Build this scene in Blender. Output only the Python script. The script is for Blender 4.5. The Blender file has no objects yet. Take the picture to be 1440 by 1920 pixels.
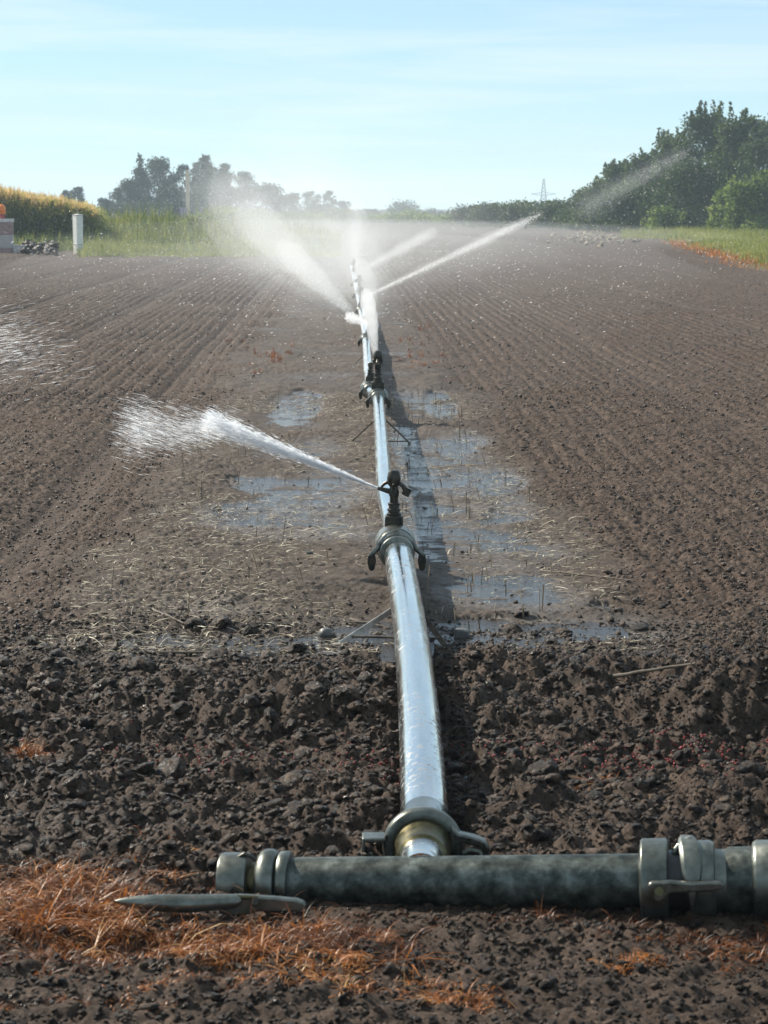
import bpy, bmesh, math, random
import numpy as np
from mathutils import Vector, Matrix

random.seed(7)
rng = np.random.default_rng(11)
SC = bpy.context.scene
R = math.radians

# ------------------------------------------------------------------ camera
CAM = np.array((0.0, 0.0, 1.40))
FPX, CX, CY, HOR = 4100.0, 720.0, 960.0, 388.0
PITCH = math.atan((CY - HOR) / FPX)
cam = bpy.data.cameras.new('camera')
cam_o = bpy.data.objects.new('camera', cam)
SC.collection.objects.link(cam_o)
cam_o.location = CAM
cam_o.rotation_euler = (R(90) - PITCH, 0, 0)
cam.sensor_fit = 'VERTICAL'
cam.sensor_height = 24.0
cam.sensor_width = 18.0
cam.lens = 24.0 * FPX / 1920.0
cam.clip_start = 0.05
cam.clip_end = 9000
cam.dof.use_dof = True
cam.dof.focus_distance = 9.0
cam.dof.aperture_fstop = 9.0
SC.camera = cam_o

# ------------------------------------------------------------------ sky, sun, exposure
SUN_EL, SUN_AZ = 35.0, -52.0        # azimuth measured from +Y (straight ahead), negative = left
w = bpy.data.worlds.new('World'); SC.world = w
w.use_nodes = True
nt = w.node_tree; N = nt.nodes; L = nt.links
N.clear()
sky = N.new('ShaderNodeTexSky'); sky.sky_type = 'NISHITA'
sky.sun_disc = False
sky.sun_elevation = R(SUN_EL); sky.sun_rotation = R(SUN_AZ)
sky.air_density = 0.75; sky.dust_density = 0.0; sky.ozone_density = 4.0
bg = N.new('ShaderNodeBackground'); bg.inputs[1].default_value = 0.074
wo = N.new('ShaderNodeOutputWorld')
# thin wisps of high cloud
tc = N.new('ShaderNodeTexCoord')
mp = N.new('ShaderNodeMapping'); mp.inputs['Scale'].default_value = (1.6, 1.6, 22.0)
mp.inputs['Rotation'].default_value = (R(3), R(-5), 0)
nz = N.new('ShaderNodeTexNoise'); nz.inputs['Scale'].default_value = 2.2; nz.inputs['Detail'].default_value = 6; nz.inputs['Roughness'].default_value = .55
rp = N.new('ShaderNodeMapRange'); rp.inputs[1].default_value = .48; rp.inputs[2].default_value = .78; rp.inputs[3].default_value = .45; rp.inputs[4].default_value = .85
mx = N.new('ShaderNodeMix'); mx.data_type = 'RGBA'
mx.inputs[7].default_value = (6.3, 6.9, 7.3, 1)
L.new(tc.outputs['Generated'], mp.inputs[0]); L.new(mp.outputs[0], nz.inputs['Vector'])
L.new(nz.outputs[0], rp.inputs[0]); L.new(rp.outputs[0], mx.inputs[0])
L.new(sky.outputs[0], mx.inputs[6]); tnt = N.new('ShaderNodeMix'); tnt.data_type = 'RGBA'; tnt.blend_type = 'MULTIPLY'; tnt.inputs[0].default_value = 1; tnt.inputs[7].default_value = (.87, 1.02, 1.06, 1)
mp2 = N.new('ShaderNodeMapping'); mp2.inputs['Scale'].default_value = (1.1, 1.1, 17.0); mp2.inputs['Rotation'].default_value = (R(-4), R(6), R(40)); mp2.inputs['Location'].default_value = (3.1, 1.7, .4)
nz2 = N.new('ShaderNodeTexNoise'); nz2.inputs['Scale'].default_value = 3.4; nz2.inputs['Detail'].default_value = 7; nz2.inputs['Roughness'].default_value = .6; nz2.inputs['Distortion'].default_value = .4
rp2 = N.new('ShaderNodeMapRange'); rp2.inputs[1].default_value = .46; rp2.inputs[2].default_value = .78; rp2.inputs[3].default_value = 0; rp2.inputs[4].default_value = .75
mx2 = N.new('ShaderNodeMix'); mx2.data_type = 'RGBA'; mx2.inputs[7].default_value = (8.6, 8.0, 7.7, 1)
L.new(tc.outputs['Generated'], mp2.inputs[0]); L.new(mp2.outputs[0], nz2.inputs['Vector']); L.new(nz2.outputs[0], rp2.inputs[0]); L.new(rp2.outputs[0], mx2.inputs[0]); L.new(mx.outputs[2], mx2.inputs[6])
L.new(mx2.outputs[2], tnt.inputs[6]); L.new(tnt.outputs[2], bg.inputs[0]); L.new(bg.outputs[0], wo.inputs[0])

sun = bpy.data.lights.new('sun', 'SUN'); sun.energy = 5.0; sun.angle = R(.5); sun.color = (1, .92, .79)
sun_o = bpy.data.objects.new('sun', sun); SC.collection.objects.link(sun_o)
sd = Vector((math.sin(R(SUN_AZ)) * math.cos(R(SUN_EL)), math.cos(R(SUN_AZ)) * math.cos(R(SUN_EL)), math.sin(R(SUN_EL))))
sun_o.rotation_euler = sd.to_track_quat('Z', 'Y').to_euler()
sun_o.location = (-20, 60, 60)

SC.view_settings.view_transform = 'Standard'
SC.view_settings.look = 'None'
SC.view_settings.exposure = 0.8
SC.view_settings.gamma = 1.0
SC.render.engine = 'CYCLES'
SC.cycles.max_bounces = 6; SC.cycles.diffuse_bounces = 2; SC.cycles.glossy_bounces = 3
SC.cycles.transmission_bounces = 3; SC.cycles.volume_bounces = 2; SC.cycles.transparent_max_bounces = 96
SC.cycles.use_denoising = True
try:
    SC.cycles.denoiser = 'OPENIMAGEDENOISE'
    SC.cycles.denoising_input_passes = 'RGB_ALBEDO_NORMAL'
except Exception:
    pass
SC.cycles.sample_clamp_indirect = 6
SC.cycles.caustics_reflective = False

# ------------------------------------------------------------------ helpers
cP, sP = math.cos(PITCH), math.sin(PITCH)
def P(px, py, Y):
    """the point at distance Y seen at photo pixel (px, py)"""
    x = (px - CX) / FPX; u = -(py - CY) / FPX
    d = np.array((x, cP + u * sP, -sP + u * cP))
    return CAM + d * (Y / d[1])
def G(px, py, z=0.0):
    x = (px - CX) / FPX; u = -(py - CY) / FPX
    d = np.array((x, cP + u * sP, -sP + u * cP))
    return CAM + d * ((z - CAM[2]) / d[2])

def tag(o, label=None, cat=None, group=None, kind=None):
    if label: o['label'] = label
    if cat: o['category'] = cat
    if group: o['group'] = group
    if kind: o['kind'] = kind
    return o
LOCAL = set()      # empties whose parts are modelled round their own origin
def empty(name, loc, rz=0.0, local=False):
    o = bpy.data.objects.new(name, None); o.empty_display_size = .1
    SC.collection.objects.link(o); o.location = loc; o.rotation_euler = (0, 0, rz)
    if local: LOCAL.add(o.name)
    return o
def raw_mesh(name, V, F, mat, smooth=False, parent=None, attrs=None):
    """fast mesh from numpy arrays; F is (m,3) or (m,4)"""
    V = np.ascontiguousarray(V, dtype=np.float32); F = np.ascontiguousarray(F, dtype=np.int32)
    me = bpy.data.meshes.new(name)
    me.vertices.add(len(V)); me.vertices.foreach_set('co', V.ravel())
    k = F.shape[1]
    me.loops.add(F.size); me.loops.foreach_set('vertex_index', F.ravel())
    me.polygons.add(len(F))
    me.polygons.foreach_set('loop_start', np.arange(0, F.size, k, dtype=np.int32))
    me.polygons.foreach_set('loop_total', np.full(len(F), k, dtype=np.int32))
    me.polygons.foreach_set('use_smooth', np.full(len(F), bool(smooth)))
    for an, av in (attrs or {}).items():
        a = me.attributes.new(an, 'FLOAT', 'POINT'); a.data.foreach_set('value', np.ascontiguousarray(av, dtype=np.float32))
    me.update(calc_edges=True); me.validate()
    me.materials.append(mat)
    o = bpy.data.objects.new(name, me); SC.collection.objects.link(o)
    if parent: o.parent = parent
    return o

class MB:
    def __init__(s): s.v = []; s.f = []
    def add(s, vs, fs):
        b = len(s.v); s.v += [tuple(map(float, p)) for p in vs]; s.f += [tuple(i + b for i in f) for f in fs]
    def rings(s, rings, cap0=True, cap1=True):
        n = len(rings[0]); vs = [p for r in rings for p in r]; fs = []
        for i in range(len(rings) - 1):
            for j in range(n):
                k = (j + 1) % n
                fs.append((i * n + j, i * n + k, (i + 1) * n + k, (i + 1) * n + j))
        if cap0: fs.append(tuple(range(n - 1, -1, -1)))
        if cap1: fs.append(tuple((len(rings) - 1) * n + j for j in range(n)))
        s.add(vs, fs)
    def tube(s, pts, rad, n=16, cap=True, flat=1.0, up=(0, 0, 1)):
        pts = [np.array(p, float) for p in pts]
        if np.isscalar(rad): rad = [rad] * len(pts)
        rings = []; up = np.array(up, float)
        for i, p in enumerate(pts):
            a = pts[max(i - 1, 0)]; b = pts[min(i + 1, len(pts) - 1)]
            t = (b - a) / (np.linalg.norm(b - a) + 1e-12)
            u = np.cross(t, up)
            if np.linalg.norm(u) < 1e-3: u = np.cross(t, (1, 0, 0))
            u /= np.linalg.norm(u); vv = np.cross(u, t)
            rings.append([p + rad[i] * (math.cos(2 * math.pi * j / n) * u + flat * math.sin(2 * math.pi * j / n) * vv) for j in range(n)])
        s.rings(rings, cap, cap)
    def lathe(s, o, d, prof, n=40, cap=(True, True)):
        """profile [(s, r)] revolved round axis o + s*d"""
        o = np.array(o, float); d = np.array(d, float); d /= np.linalg.norm(d)
        u = np.cross(d, (0, 0, 1))
        if np.linalg.norm(u) < 1e-3: u = np.cross(d, (1, 0, 0))
        u /= np.linalg.norm(u); vv = np.cross(u, d)
        s.rings([[o + d * a + r * (math.cos(2 * math.pi * j / n) * u + math.sin(2 * math.pi * j / n) * vv) for j in range(n)] for a, r in prof], *cap)
    def box(s, c, size, rot=None):
        c = np.array(c, float); h = np.array(size, float) / 2
        vs = [np.array((x, y, z)) * h for x in (-1, 1) for y in (-1, 1) for z in (-1, 1)]
        if rot is not None: vs = [np.array(rot @ Vector(p)) for p in vs]
        s.add([c + p for p in vs], [(0, 1, 3, 2), (4, 6, 7, 5), (0, 4, 5, 1), (2, 3, 7, 6), (0, 2, 6, 4), (1, 5, 7, 3)])
    def prism(s, outline, o, ux, uy, th):
        """2D outline extruded by th along ux x uy"""
        o, ux, uy = (np.array(a, float) for a in (o, ux, uy)); nn = np.cross(ux, uy); nn /= np.linalg.norm(nn)
        a = [o + p[0] * ux + p[1] * uy - nn * th / 2 for p in outline]; b = [p + nn * th for p in a]; n = len(outline)
        s.add(a + b, [tuple(range(n - 1, -1, -1)), tuple(range(n, 2 * n))] + [(i, (i + 1) % n, n + (i + 1) % n, n + i) for i in range(n)])
    def build(s, name, mat, parent=None, smooth=True, bevel=0.0, origin=None, seg=2, angle=38):
        me = bpy.data.meshes.new(name)
        off = np.array(origin if origin is not None else (0, 0, 0), float)
        me.from_pydata([tuple(np.array(p) - off) for p in s.v], [], s.f); me.update()
        bm = bmesh.new(); bm.from_mesh(me); bmesh.ops.recalc_face_normals(bm, faces=bm.faces[:]); bm.to_mesh(me); bm.free()
        me.materials.append(mat)
        if smooth:
            me.polygons.foreach_set('use_smooth', [True] * len(me.polygons))
            me.set_sharp_from_angle(angle=R(angle))
        o = bpy.data.objects.new(name, me); SC.collection.objects.link(o); o.location = off
        if bevel:
            m = o.modifiers.new('bevel', 'BEVEL'); m.width = bevel; m.segments = seg; m.limit_method = 'ANGLE'; m.angle_limit = R(40)
        if parent:
            o.parent = parent
            o.location = tuple(off) if parent.name in LOCAL else tuple(off - np.array(parent.location))
        return o

# ---- materials
def mat(name):
    m = bpy.data.materials.new(name); m.use_nodes = True
    n = m.node_tree.nodes; l = m.node_tree.links
    return m, n, l, n['Principled BSDF']
def ramp(n, stops):
    r = n.new('ShaderNodeValToRGB'); e = r.color_ramp.elements
    while len(e) < len(stops): e.new(.5)
    for i, (p, c) in enumerate(stops): e[i].position = p; e[i].color = (*c, 1)
    return r
def noise(n, l, scale, detail=4, rough=.6, coord='Object', vec_scale=None):
    t = n.new('ShaderNodeTexCoord'); z = n.new('ShaderNodeTexNoise')
    z.inputs['Scale'].default_value = scale; z.inputs['Detail'].default_value = detail; z.inputs['Roughness'].default_value = rough
    src = t.outputs[coord]
    if vec_scale:
        m = n.new('ShaderNodeMapping'); m.inputs['Scale'].default_value = vec_scale; l.new(src, m.inputs[0]); src = m.outputs[0]
    l.new(src, z.inputs['Vector']); return z
def bump(n, l, bs, h, strength, dist):
    b = n.new('ShaderNodeBump'); b.inputs['Strength'].default_value = strength; b.inputs['Distance'].default_value = dist
    l.new(h, b.inputs['Height']); l.new(b.outputs[0], bs.inputs['Normal']); return b
def mrange(n, l, src, a, b, c, d):
    r = n.new('ShaderNodeMapRange'); r.inputs[1].default_value = a; r.inputs[2].default_value = b; r.inputs[3].default_value = c; r.inputs[4].default_value = d
    l.new(src, r.inputs[0]); return r.outputs[0]
def metal(name, c0, c1, r0, r1, scale=9, vs=None, metallic=1.0, bmp=.1, bd=.002):
    m, n, l, b = mat(name); b.inputs['Metallic'].default_value = metallic
    z = noise(n, l, scale, 6, .65, vec_scale=vs)
    rr = ramp(n, [(.3, c0), (.7, c1)]); l.new(z.outputs[0], rr.inputs[0]); l.new(rr.outputs[0], b.inputs['Base Color'])
    z2 = noise(n, l, scale * 2.3, 5, .7, vec_scale=vs)
    l.new(mrange(n, l, z2.outputs[0], .3, .7, r0, r1), b.inputs['Roughness'])
    if bmp: bump(n, l, b, z2.outputs[0], bmp, bd)
    return m
def plain(name, c, rough=.6, metallic=0.0, var=.25, scale=20):
    m, n, l, b = mat(name); b.inputs['Metallic'].default_value = metallic
    z = noise(n, l, scale, 5); k = 1 - var
    rr = ramp(n, [(.3, tuple(x * k for x in c)), (.7, tuple(min(1, x * (1 + var)) for x in c))])
    l.new(z.outputs[0], rr.inputs[0]); l.new(rr.outputs[0], b.inputs['Base Color']); b.inputs['Roughness'].default_value = rough
    return m
def foliage(name, stops, trans=.45, rough=.6, spec=.3):
    """leaf material: tint attribute -> colour, part of the light comes through the leaf"""
    m, n, l, b = mat(name)
    a = n.new('ShaderNodeAttribute'); a.attribute_name = 'tint'
    rr = ramp(n, stops); l.new(a.outputs['Fac'], rr.inputs[0])
    l.new(rr.outputs[0], b.inputs['Base Color']); b.inputs['Roughness'].default_value = rough; b.inputs['Specular IOR Level'].default_value = spec
    t = n.new('ShaderNodeBsdfTranslucent'); l.new(rr.outputs[0], t.inputs[0])
    x = n.new('ShaderNodeMixShader'); x.inputs[0].default_value = trans
    l.new(b.outputs[0], x.inputs[1]); l.new(t.outputs[0], x.inputs[2]); l.new(x.outputs[0], n['Material Output'].inputs[0])
    return m

# ---- numpy noise
def _h(ix, iy, s):
    a = (ix.astype(np.int64) * 374761393 + iy.astype(np.int64) * 668265263 + s * 1442695041) & 0xffffffff
    a = ((a ^ (a >> 13)) * 1274126177) & 0xffffffff
    a = ((a ^ (a >> 16)) * 2246822519) & 0xffffffff
    return ((a ^ (a >> 15)) & 0xffffff).astype(np.float32) / np.float32(0xffffff)
def vnoise(x, y, s=0):
    ix = np.floor(x); iy = np.floor(y); fx = (x - ix).astype(np.float32); fy = (y - iy).astype(np.float32)
    ux = fx * fx * (3 - 2 * fx); uy = fy * fy * (3 - 2 * fy)
    a = _h(ix, iy, s); b = _h(ix + 1, iy, s); c = _h(ix, iy + 1, s); d = _h(ix + 1, iy + 1, s)
    return (a * (1 - ux) + b * ux) * (1 - uy) + (c * (1 - ux) + d * ux) * uy - .5
def fbm(x, y, f, o=4, s=0, g=.5):
    r = 0; a = 1.0; t = 0
    for k in range(o):
        r = r + a * vnoise(x * f + 17.3 * k, y * f - 9.1 * k, s + k); t += a; a *= g; f *= 2.03
    return r / t * 2
def domes(x, y, cell, s=0, dens=.85, par=False):
    """rounded lumps of random size, one to a cell"""
    X = x / cell; Y = y / cell; ix = np.floor(X); iy = np.floor(Y); out = np.zeros(x.shape, np.float32)
    for dx in (-1, 0, 1):
        for dy in (-1, 0, 1):
            jx = ix + dx; jy = iy + dy
            px = jx + _h(jx, jy, s); py = jy + _h(jx, jy, s + 1); r = .3 + .6 * _h(jx, jy, s + 2)
            r = np.where(_h(jx, jy, s + 3) < dens, r, .05)
            ax = (X - px); ay = (Y - py); q = (_h(jx, jy, s + 4) - .5) * 1.2; q2 = (_h(jx, jy, s + 5) - .5) * 1.2
            d2 = (ax * ax + ay * ay + .7 * q * ax * ay) / (r * r)
            h = (np.clip(1 - d2, 0, 1) if par else np.sqrt(np.clip(1 - d2, 0, 1))) * r * (1 + q * ax + q2 * ay) * .8
            out = np.maximum(out, h.astype(np.float32))
    return out * cell
def sstep(a, b, x):
    t = np.clip((x - a) / (b - a), 0, 1); return t * t * (3 - 2 * t)

# ------------------------------------------------------------------ the field (one sheet of ground)
def row_shift(y): return -0.019 * y          # the drilled rows and the pipe lean a little to the left
PUDDLES = [  # photo px of centre, half width px, depth along Y (m), strength
    (560, 762, 44, 1.5, 1.0), (825, 760, 32, 1.2, 1.0), (855, 842, 40, .6, .8), (278, 964, 36, .22, 1.1), (480, 905, 60, .35, .9),
    (470, 955, 75, .32, .8), (920, 908, 80, .4, .9), (945, 966, 60, .25, 1.0), (795, 985, 36, .5, 1.0), (790, 900, 36, .7, .9), (640, 940, 50, .3, .6),
    (245, 1220, 60, .09, 1.0), (520, 1224, 170, .10, 1.1), (690, 1190, 38, .16, 1.2), (1060, 1195, 90, .08, 1.0), (1200, 1190, 80, .07, .9),
    (1150, 1140, 70, .08, .7), (930, 1200, 50, .06, .8), (420, 1228, 90, .06, .9), (900, 1165, 60, .07, .6)]
WATER_Z = 0.0
def strip_mask(x, y):
    wob = .10 * fbm(x * 0 + 3, y, .9, 3, 50) + .26 * fbm(x, y, 1.4, 4, 61)
    l0 = -0.97 + row_shift(y) * .9 + wob - .12 * sstep(9, 6.5, y); r0 = 1.10 - .030 * y + .12 * fbm(x * 0 + 8, y, .8, 3, 60) + .26 * fbm(x, y, 1.3, 4, 62)
    return sstep(-.18, .18, x - l0) * sstep(-.18, .18, r0 - x) * sstep(6.40, 6.85, y + .22 * fbm(x, y * 0, 1.6, 4, 70) + .12 * fbm(x, y, 5, 3, 71))
def puddle_field(x, y):
    p = np.zeros(x.shape, np.float32)
    for i, (px, py, hw, dy, st) in enumerate(PUDDLES):
        c = G(px, py, WATER_Z); rx = hw * c[1] / FPX
        d = ((x - c[0]) / rx) ** 2 + ((y - c[1]) / dy) ** 2
        near = d < 4
        p = np.where(near, np.maximum(p, st * (1.35 - d)), p)
    return p
def grass_mask(x, y):
    a = G(1270, 455); b = G(1445, 505)
    t = (y - b[1]) / (a[1] - b[1]); edge = b[0] + (a[0] - b[0]) * t
    return sstep(-.5, .8, x - edge + .8 * fbm(x, y, .25, 3, 91)) * sstep(46, 50, y)
def ground(x, y, full=False):
    x = np.asarray(x, np.float32); y = np.asarray(y, np.float32)
    st = strip_mask(x, y); near = y < 40
    z = .02 * fbm(x, y, .35, 3, 1)
    # foreground zones
    zA = sstep(4.62, 4.28, y + .10 * fbm(x, y * 0, 2.0, 3, 5))                     # trodden soil before the header pipe
    zC = sstep(5.55, 5.85, y + .25 * fbm(x, y, .9, 3, 6)) * sstep(6.85, 5.9, y + .75 * fbm(x, y * 0 + 2, 1.1, 4, 8))   # thrown-up ridge
    till = np.clip(1 - st, 0, 1) * (1 - .85 * zA)
    xx = x - row_shift(y) + .02 * fbm(x, y, .7, 3, 34)
    xw = x + .010 * vnoise(x * 24, y * 24, 21); yw = y + .010 * vnoise(x * 24 + 9, y * 24 - 4, 22)
    big = domes(xw, yw, .085, 100, .35); mid = domes(xw, yw, .042, 110, .75); sml = domes(x, y, .021, 120, .9)
    fieldm = sstep(6.3, 7.3, y + .3 * fbm(x, y, 1.5, 3, 9))
    near_till = till * (1 - fieldm)
    z += near_till * (.55 * big + .75 * mid + .8 * sml + .012 * fbm(x, y, 3, 4, 30))
    # seed bed: fine crumbs, drilled rows and wheel tracks
    rows = np.sin(2 * math.pi * xx / .125) + .4 * np.sin(2 * math.pi * xx / .125 * 2 + 1)
    track = np.exp(-((np.mod(xx + 1.85, 1.55) - .5) / .16) ** 2) * (x < 0) + .5 * np.exp(-((np.mod(xx + .3, 2.3) - .5) / .16) ** 2) * (x > 0)
    comb = fieldm * till
    z += comb * ((.30 * mid + .95 * sml) * (1 - .6 * np.minimum(track, 1)) + .06 * big + np.where(x < 0, .0095, .0062) * np.clip(.6 + .035 * (y - 7), .6, 1.5) * rows * (.6 + .6 * fbm(x, y, .8, 2, 33)) - .034 * track + .010 * fbm(x, y, 2.2, 3, 31))
    # ridge of big wet lumps
    lum = domes(x + .05 * vnoise(x * 9, y * 9, 41), y + .05 * vnoise(x * 9, y * 9, 42), .32, 130, .5, True)
    lum2 = domes(xw, yw, .11, 140, .7, True)
    side = .50 + 1.0 * sstep(-.05, .45, x)
    f1 = fbm(x, y, 22, 4, 43, .6)
    z += zC * ((.42 * lum * side + .30 * lum2 + .22 * mid) + .012 + .009 * f1 + .3 * sml + .026 * fbm(x, y, 3.2, 3, 47) * (.6 + side))
    # trodden soil in front
    f2 = fbm(x, y, 14, 5, 45, .62)
    z += zA * (.014 * fbm(x, y, 4, 3, 44) + .014 * f2 + .30 * sml + .25 * mid)
    hump = np.exp(-((x + .42) / .40) ** 2 - ((y - 4.28) / .17) ** 2) * .004 + np.exp(-((x + .20) / .22) ** 2 - ((y - 3.97) / .07) ** 2) * .012
    dip = np.exp(-((x + .45) / .20) ** 2 - ((y - 4.02) / .05) ** 2) * .03
    z += hump - dip
    bed = np.exp(-((y - 4.30) / .12) ** 2) * sstep(-.20, -.10, x)
    z = z * (1 - .9 * bed) - .004 * bed
    # wet strip: smeared mud with puddles
    pud = puddle_field(x, y) if full or True else 0
    mud = .020 * fbm(x, y * .7, 2.6, 4, 51) + .015 * fbm(x, y, 11, 4, 52, .65) + .009 * fbm(x, y, 34, 3, 53, .65) + (.9 * sml + .35 * mid) * sstep(-.3, .45, fbm(x, y, 1.3, 3, 54))
    pn = np.minimum(pud, .62) + .62 * fbm(x, y * .8, 4.5, 4, 57, .6) + .34 * fbm(x, y * .8, 17, 4, 56, .65)
    pm = sstep(.30, .62, pn) * sstep(.02, .25, pud) * sstep(6.55, 6.75, y)
    def blob(cx, cy, rx, ry): return np.exp(-((x - cx) / rx) ** 4 - ((y - cy) / ry) ** 4)
    W = np.maximum.reduce([blob(.36, 10.3, .40, 2.4), blob(-.42, 10.6, .40, 1.5), blob(.34, 7.1, .80, .30), blob(-.45, 6.98, .60, .20), blob(.45, 7.9, .3, .5), blob(-.5, 12.6, .25, .6), blob(.12, 12.8, .12, 1.6), blob(-.62, 15.2, .22, 1.4), blob(.30, 15.4, .22, 1.0), blob(.42, 12.9, .25, .6)]) * sstep(-1.0, -.05, fbm(x, y, 2.2, 4, 63))
    fine = .012 * fbm(x * .5, y, 8, 4, 52, .62) + .010 * fbm(x * .4, y, 26, 4, 53, .65)
    mudz = np.maximum(mud * .8 + .018, WATER_Z + .004 + .3 * np.maximum(mud + .02, 0)) * (1 - W) + W * (fine - .0045 + .13 * np.maximum(mud, 0))
    mudz = mudz * (1 - pm) + pm * (-.0025 + .8 * fine)
    stm = st * (y < 60)
    z = z * (1 - stm) + stm * mudz
    pipe_x = np.interp(y, [4.5, 6, 8, 14, 20, 30], [.085, .09, .045, -.04, -.17, -.36])
    z = np.where(y < 7, z - .05 * np.exp(-((x - pipe_x) / .075) ** 2) * sstep(4.5, 4.7, y) * (z > 0), z)
    # far: flatten detail, verge a little higher
    z = z * sstep(140, 50, y)
    gm = grass_mask(x, y)
    z += gm * (.12 + .05 * fbm(x, y, .5, 2, 80))
    wet = np.clip(stm * (.26 + .6 * fbm(x, y, 1.6, 3, 59) + .45 * pm + .5 * W), 0, 1)
    wet = np.maximum(wet, (.36 + .22 * fbm(x, y, 2.5, 3, 77)) * (1 - fieldm))
    return z, st, wet, zA, zC, gm
def rows_y():
    a = [-400, -120, -40, -12, -4, 0, 1.5, 2.4, 2.9]
    y = 3.2; b = []
    while y < 1250:
        b.append(y); y *= 1 + (.0014 if 6.6 < y < 17 else .0021) + .022 * float(np.clip((math.log(y) - math.log(30)) / math.log(8), 0, 1)) ** 1.5
    return np.array(a + b)
def cols_u():
    c = np.arange(-.255, .2551, .00072)
    o = .26 * np.exp(np.arange(.0, math.log(60 / .26), .16))
    return np.concatenate((-o[::-1], c, o))
ys = rows_y(); us = cols_u()
Yg, Ug = np.meshgrid(ys, us, indexing='ij')
Xg = np.clip(Ug * np.maximum(Yg, 6.5), -1250, 1250)
zz, stz, wetz, zAz, zCz, gmz = ground(Xg.ravel(), Yg.ravel())
gx = Xg.ravel(); gy = Yg.ravel()
nr, nc = Xg.shape
idx = np.arange(nr * nc).reshape(nr, nc)
Fg = np.stack((idx[:-1, :-1], idx[:-1, 1:], idx[1:, 1:], idx[1:, :-1]), -1).reshape(-1, 4)

m_soil, n, l, b = mat('soil')
def attr(n, name):
    a = n.new('ShaderNodeAttribute'); a.attribute_name = name; return a.outputs['Fac']
def mixc(n, l, fac, a, c):
    x = n.new('ShaderNodeMix'); x.data_type = 'RGBA'
    l.new(fac, x.inputs[0])
    for s, i in ((a, 6), (c, 7)):
        if isinstance(s, tuple): x.inputs[i].default_value = (*s, 1)
        else: l.new(s, x.inputs[i])
    return x.outputs[2]
z1 = noise(n, l, 9, 8, .7); z2 = noise(n, l, 130, 4, .7); z3 = noise(n, l, .7, 5, .6)
soil = ramp(n, [(.32, (.010, .0068, .005)), (.5, (.066, .046, .035)), (.70, (.190, .140, .108))])
mm = n.new('ShaderNodeMath'); mm.operation = 'MULTIPLY_ADD'; l.new(z2.outputs[0], mm.inputs[0]); mm.inputs[1].default_value = .55
mm2 = n.new('ShaderNodeMath'); mm2.operation = 'MULTIPLY'; l.new(z1.outputs[0], mm2.inputs[0]); mm2.inputs[1].default_value = .45
l.new(mm2.outputs[0], mm.inputs[2]); l.new(mm.outputs[0], soil.inputs[0])
mudc = ramp(n, [(.3, (.020, .0145, .0115)), (.5, (.092, .073, .060)), (.70, (.215, .178, .150))]); l.new(mm.outputs[0], mudc.inputs[0])
redc = ramp(n, [(.3, (.034, .015, .008)), (.7, (.105, .050, .029))]); l.new(mm.outputs[0], redc.inputs[0])
c = mixc(n, l, attr(n, 'strip'), soil.outputs[0], mudc.outputs[0])
c = mixc(n, l, mrange(n, l, z3.outputs[0],   .55, .75, 0, .40), c, redc.outputs[0])
grs = ramp(n, [(.3, (.075, .10, .02)), (.7, (.16, .17, .04))]); l.new(z1.outputs[0], grs.inputs[0])
c = mixc(n, l, attr(n, 'verge'), c, grs.outputs[0])
dk = n.new('ShaderNodeMix'); dk.data_type = 'RGBA'; dk.blend_type = 'MULTIPLY'
l.new(mrange(n, l, attr(n, 'wet'), 0, 1, 0, .8), dk.inputs[0]); l.new(c, dk.inputs[6]); dk.inputs[7].default_value = (.55, .52, .5, 1)
l.new(dk.outputs[2], b.inputs['Base Color'])
rw = mrange(n, l, attr(n, 'wet'), .25, .9, .70, .22)
rv = n.new('ShaderNodeMath'); rv.operation = 'MULTIPLY_ADD'; l.new(z1.outputs[0], rv.inputs[0]); rv.inputs[1].default_value = .5
ra = n.new('ShaderNodeMath'); ra.operation = 'SUBTRACT'; l.new(rw, ra.inputs[0]); ra.inputs[1].default_value = .22
l.new(ra.outputs[0], rv.inputs[2]); l.new(rv.outputs[0], b.inputs['Roughness'])
l.new(mrange(n, l, attr(n, 'wet'), .45, .95, .10, .45), b.inputs['Specular IOR Level'])
zb = noise(n, l, 190, 6, .75)
bump(n, l, b, zb.outputs[0], .8, .009)
fld = raw_mesh('field', np.stack((gx, gy, zz), -1), Fg, m_soil, True, attrs={'strip': stz, 'wet': wetz, 'verge': gmz})
tag(fld, kind='structure')

m_water, n, l, b = mat('puddle_water')
b.inputs['Base Color'].default_value = (.030, .024, .020, 1); b.inputs['Roughness'].default_value = .10; b.inputs['IOR'].default_value = 1.333
zw = noise(n, l, 34, 4, .65); bump(n, l, b, zw.outputs[0], .75, .007)
wm = MB(); wy = np.linspace(6.66, 19, 14); wl = [-.90 - .0171 * y_ + (.10 if y_ < 8.5 else 0) for y_ in wy]; wr = [1.02 - .03 * y_ for y_ in wy]
wm.add([(a_, y_, WATER_Z) for a_, y_ in zip(wl, wy)] + [(a_, y_, WATER_Z) for a_, y_ in zip(wr, wy)], [(i, 14 + i, 15 + i, 1 + i) for i in range(13)])
tag(wm.build('puddle_water', m_water, smooth=False), kind='structure')

def gz(x, y): return ground(np.atleast_1d(x), np.atleast_1d(y))[0]

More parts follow.
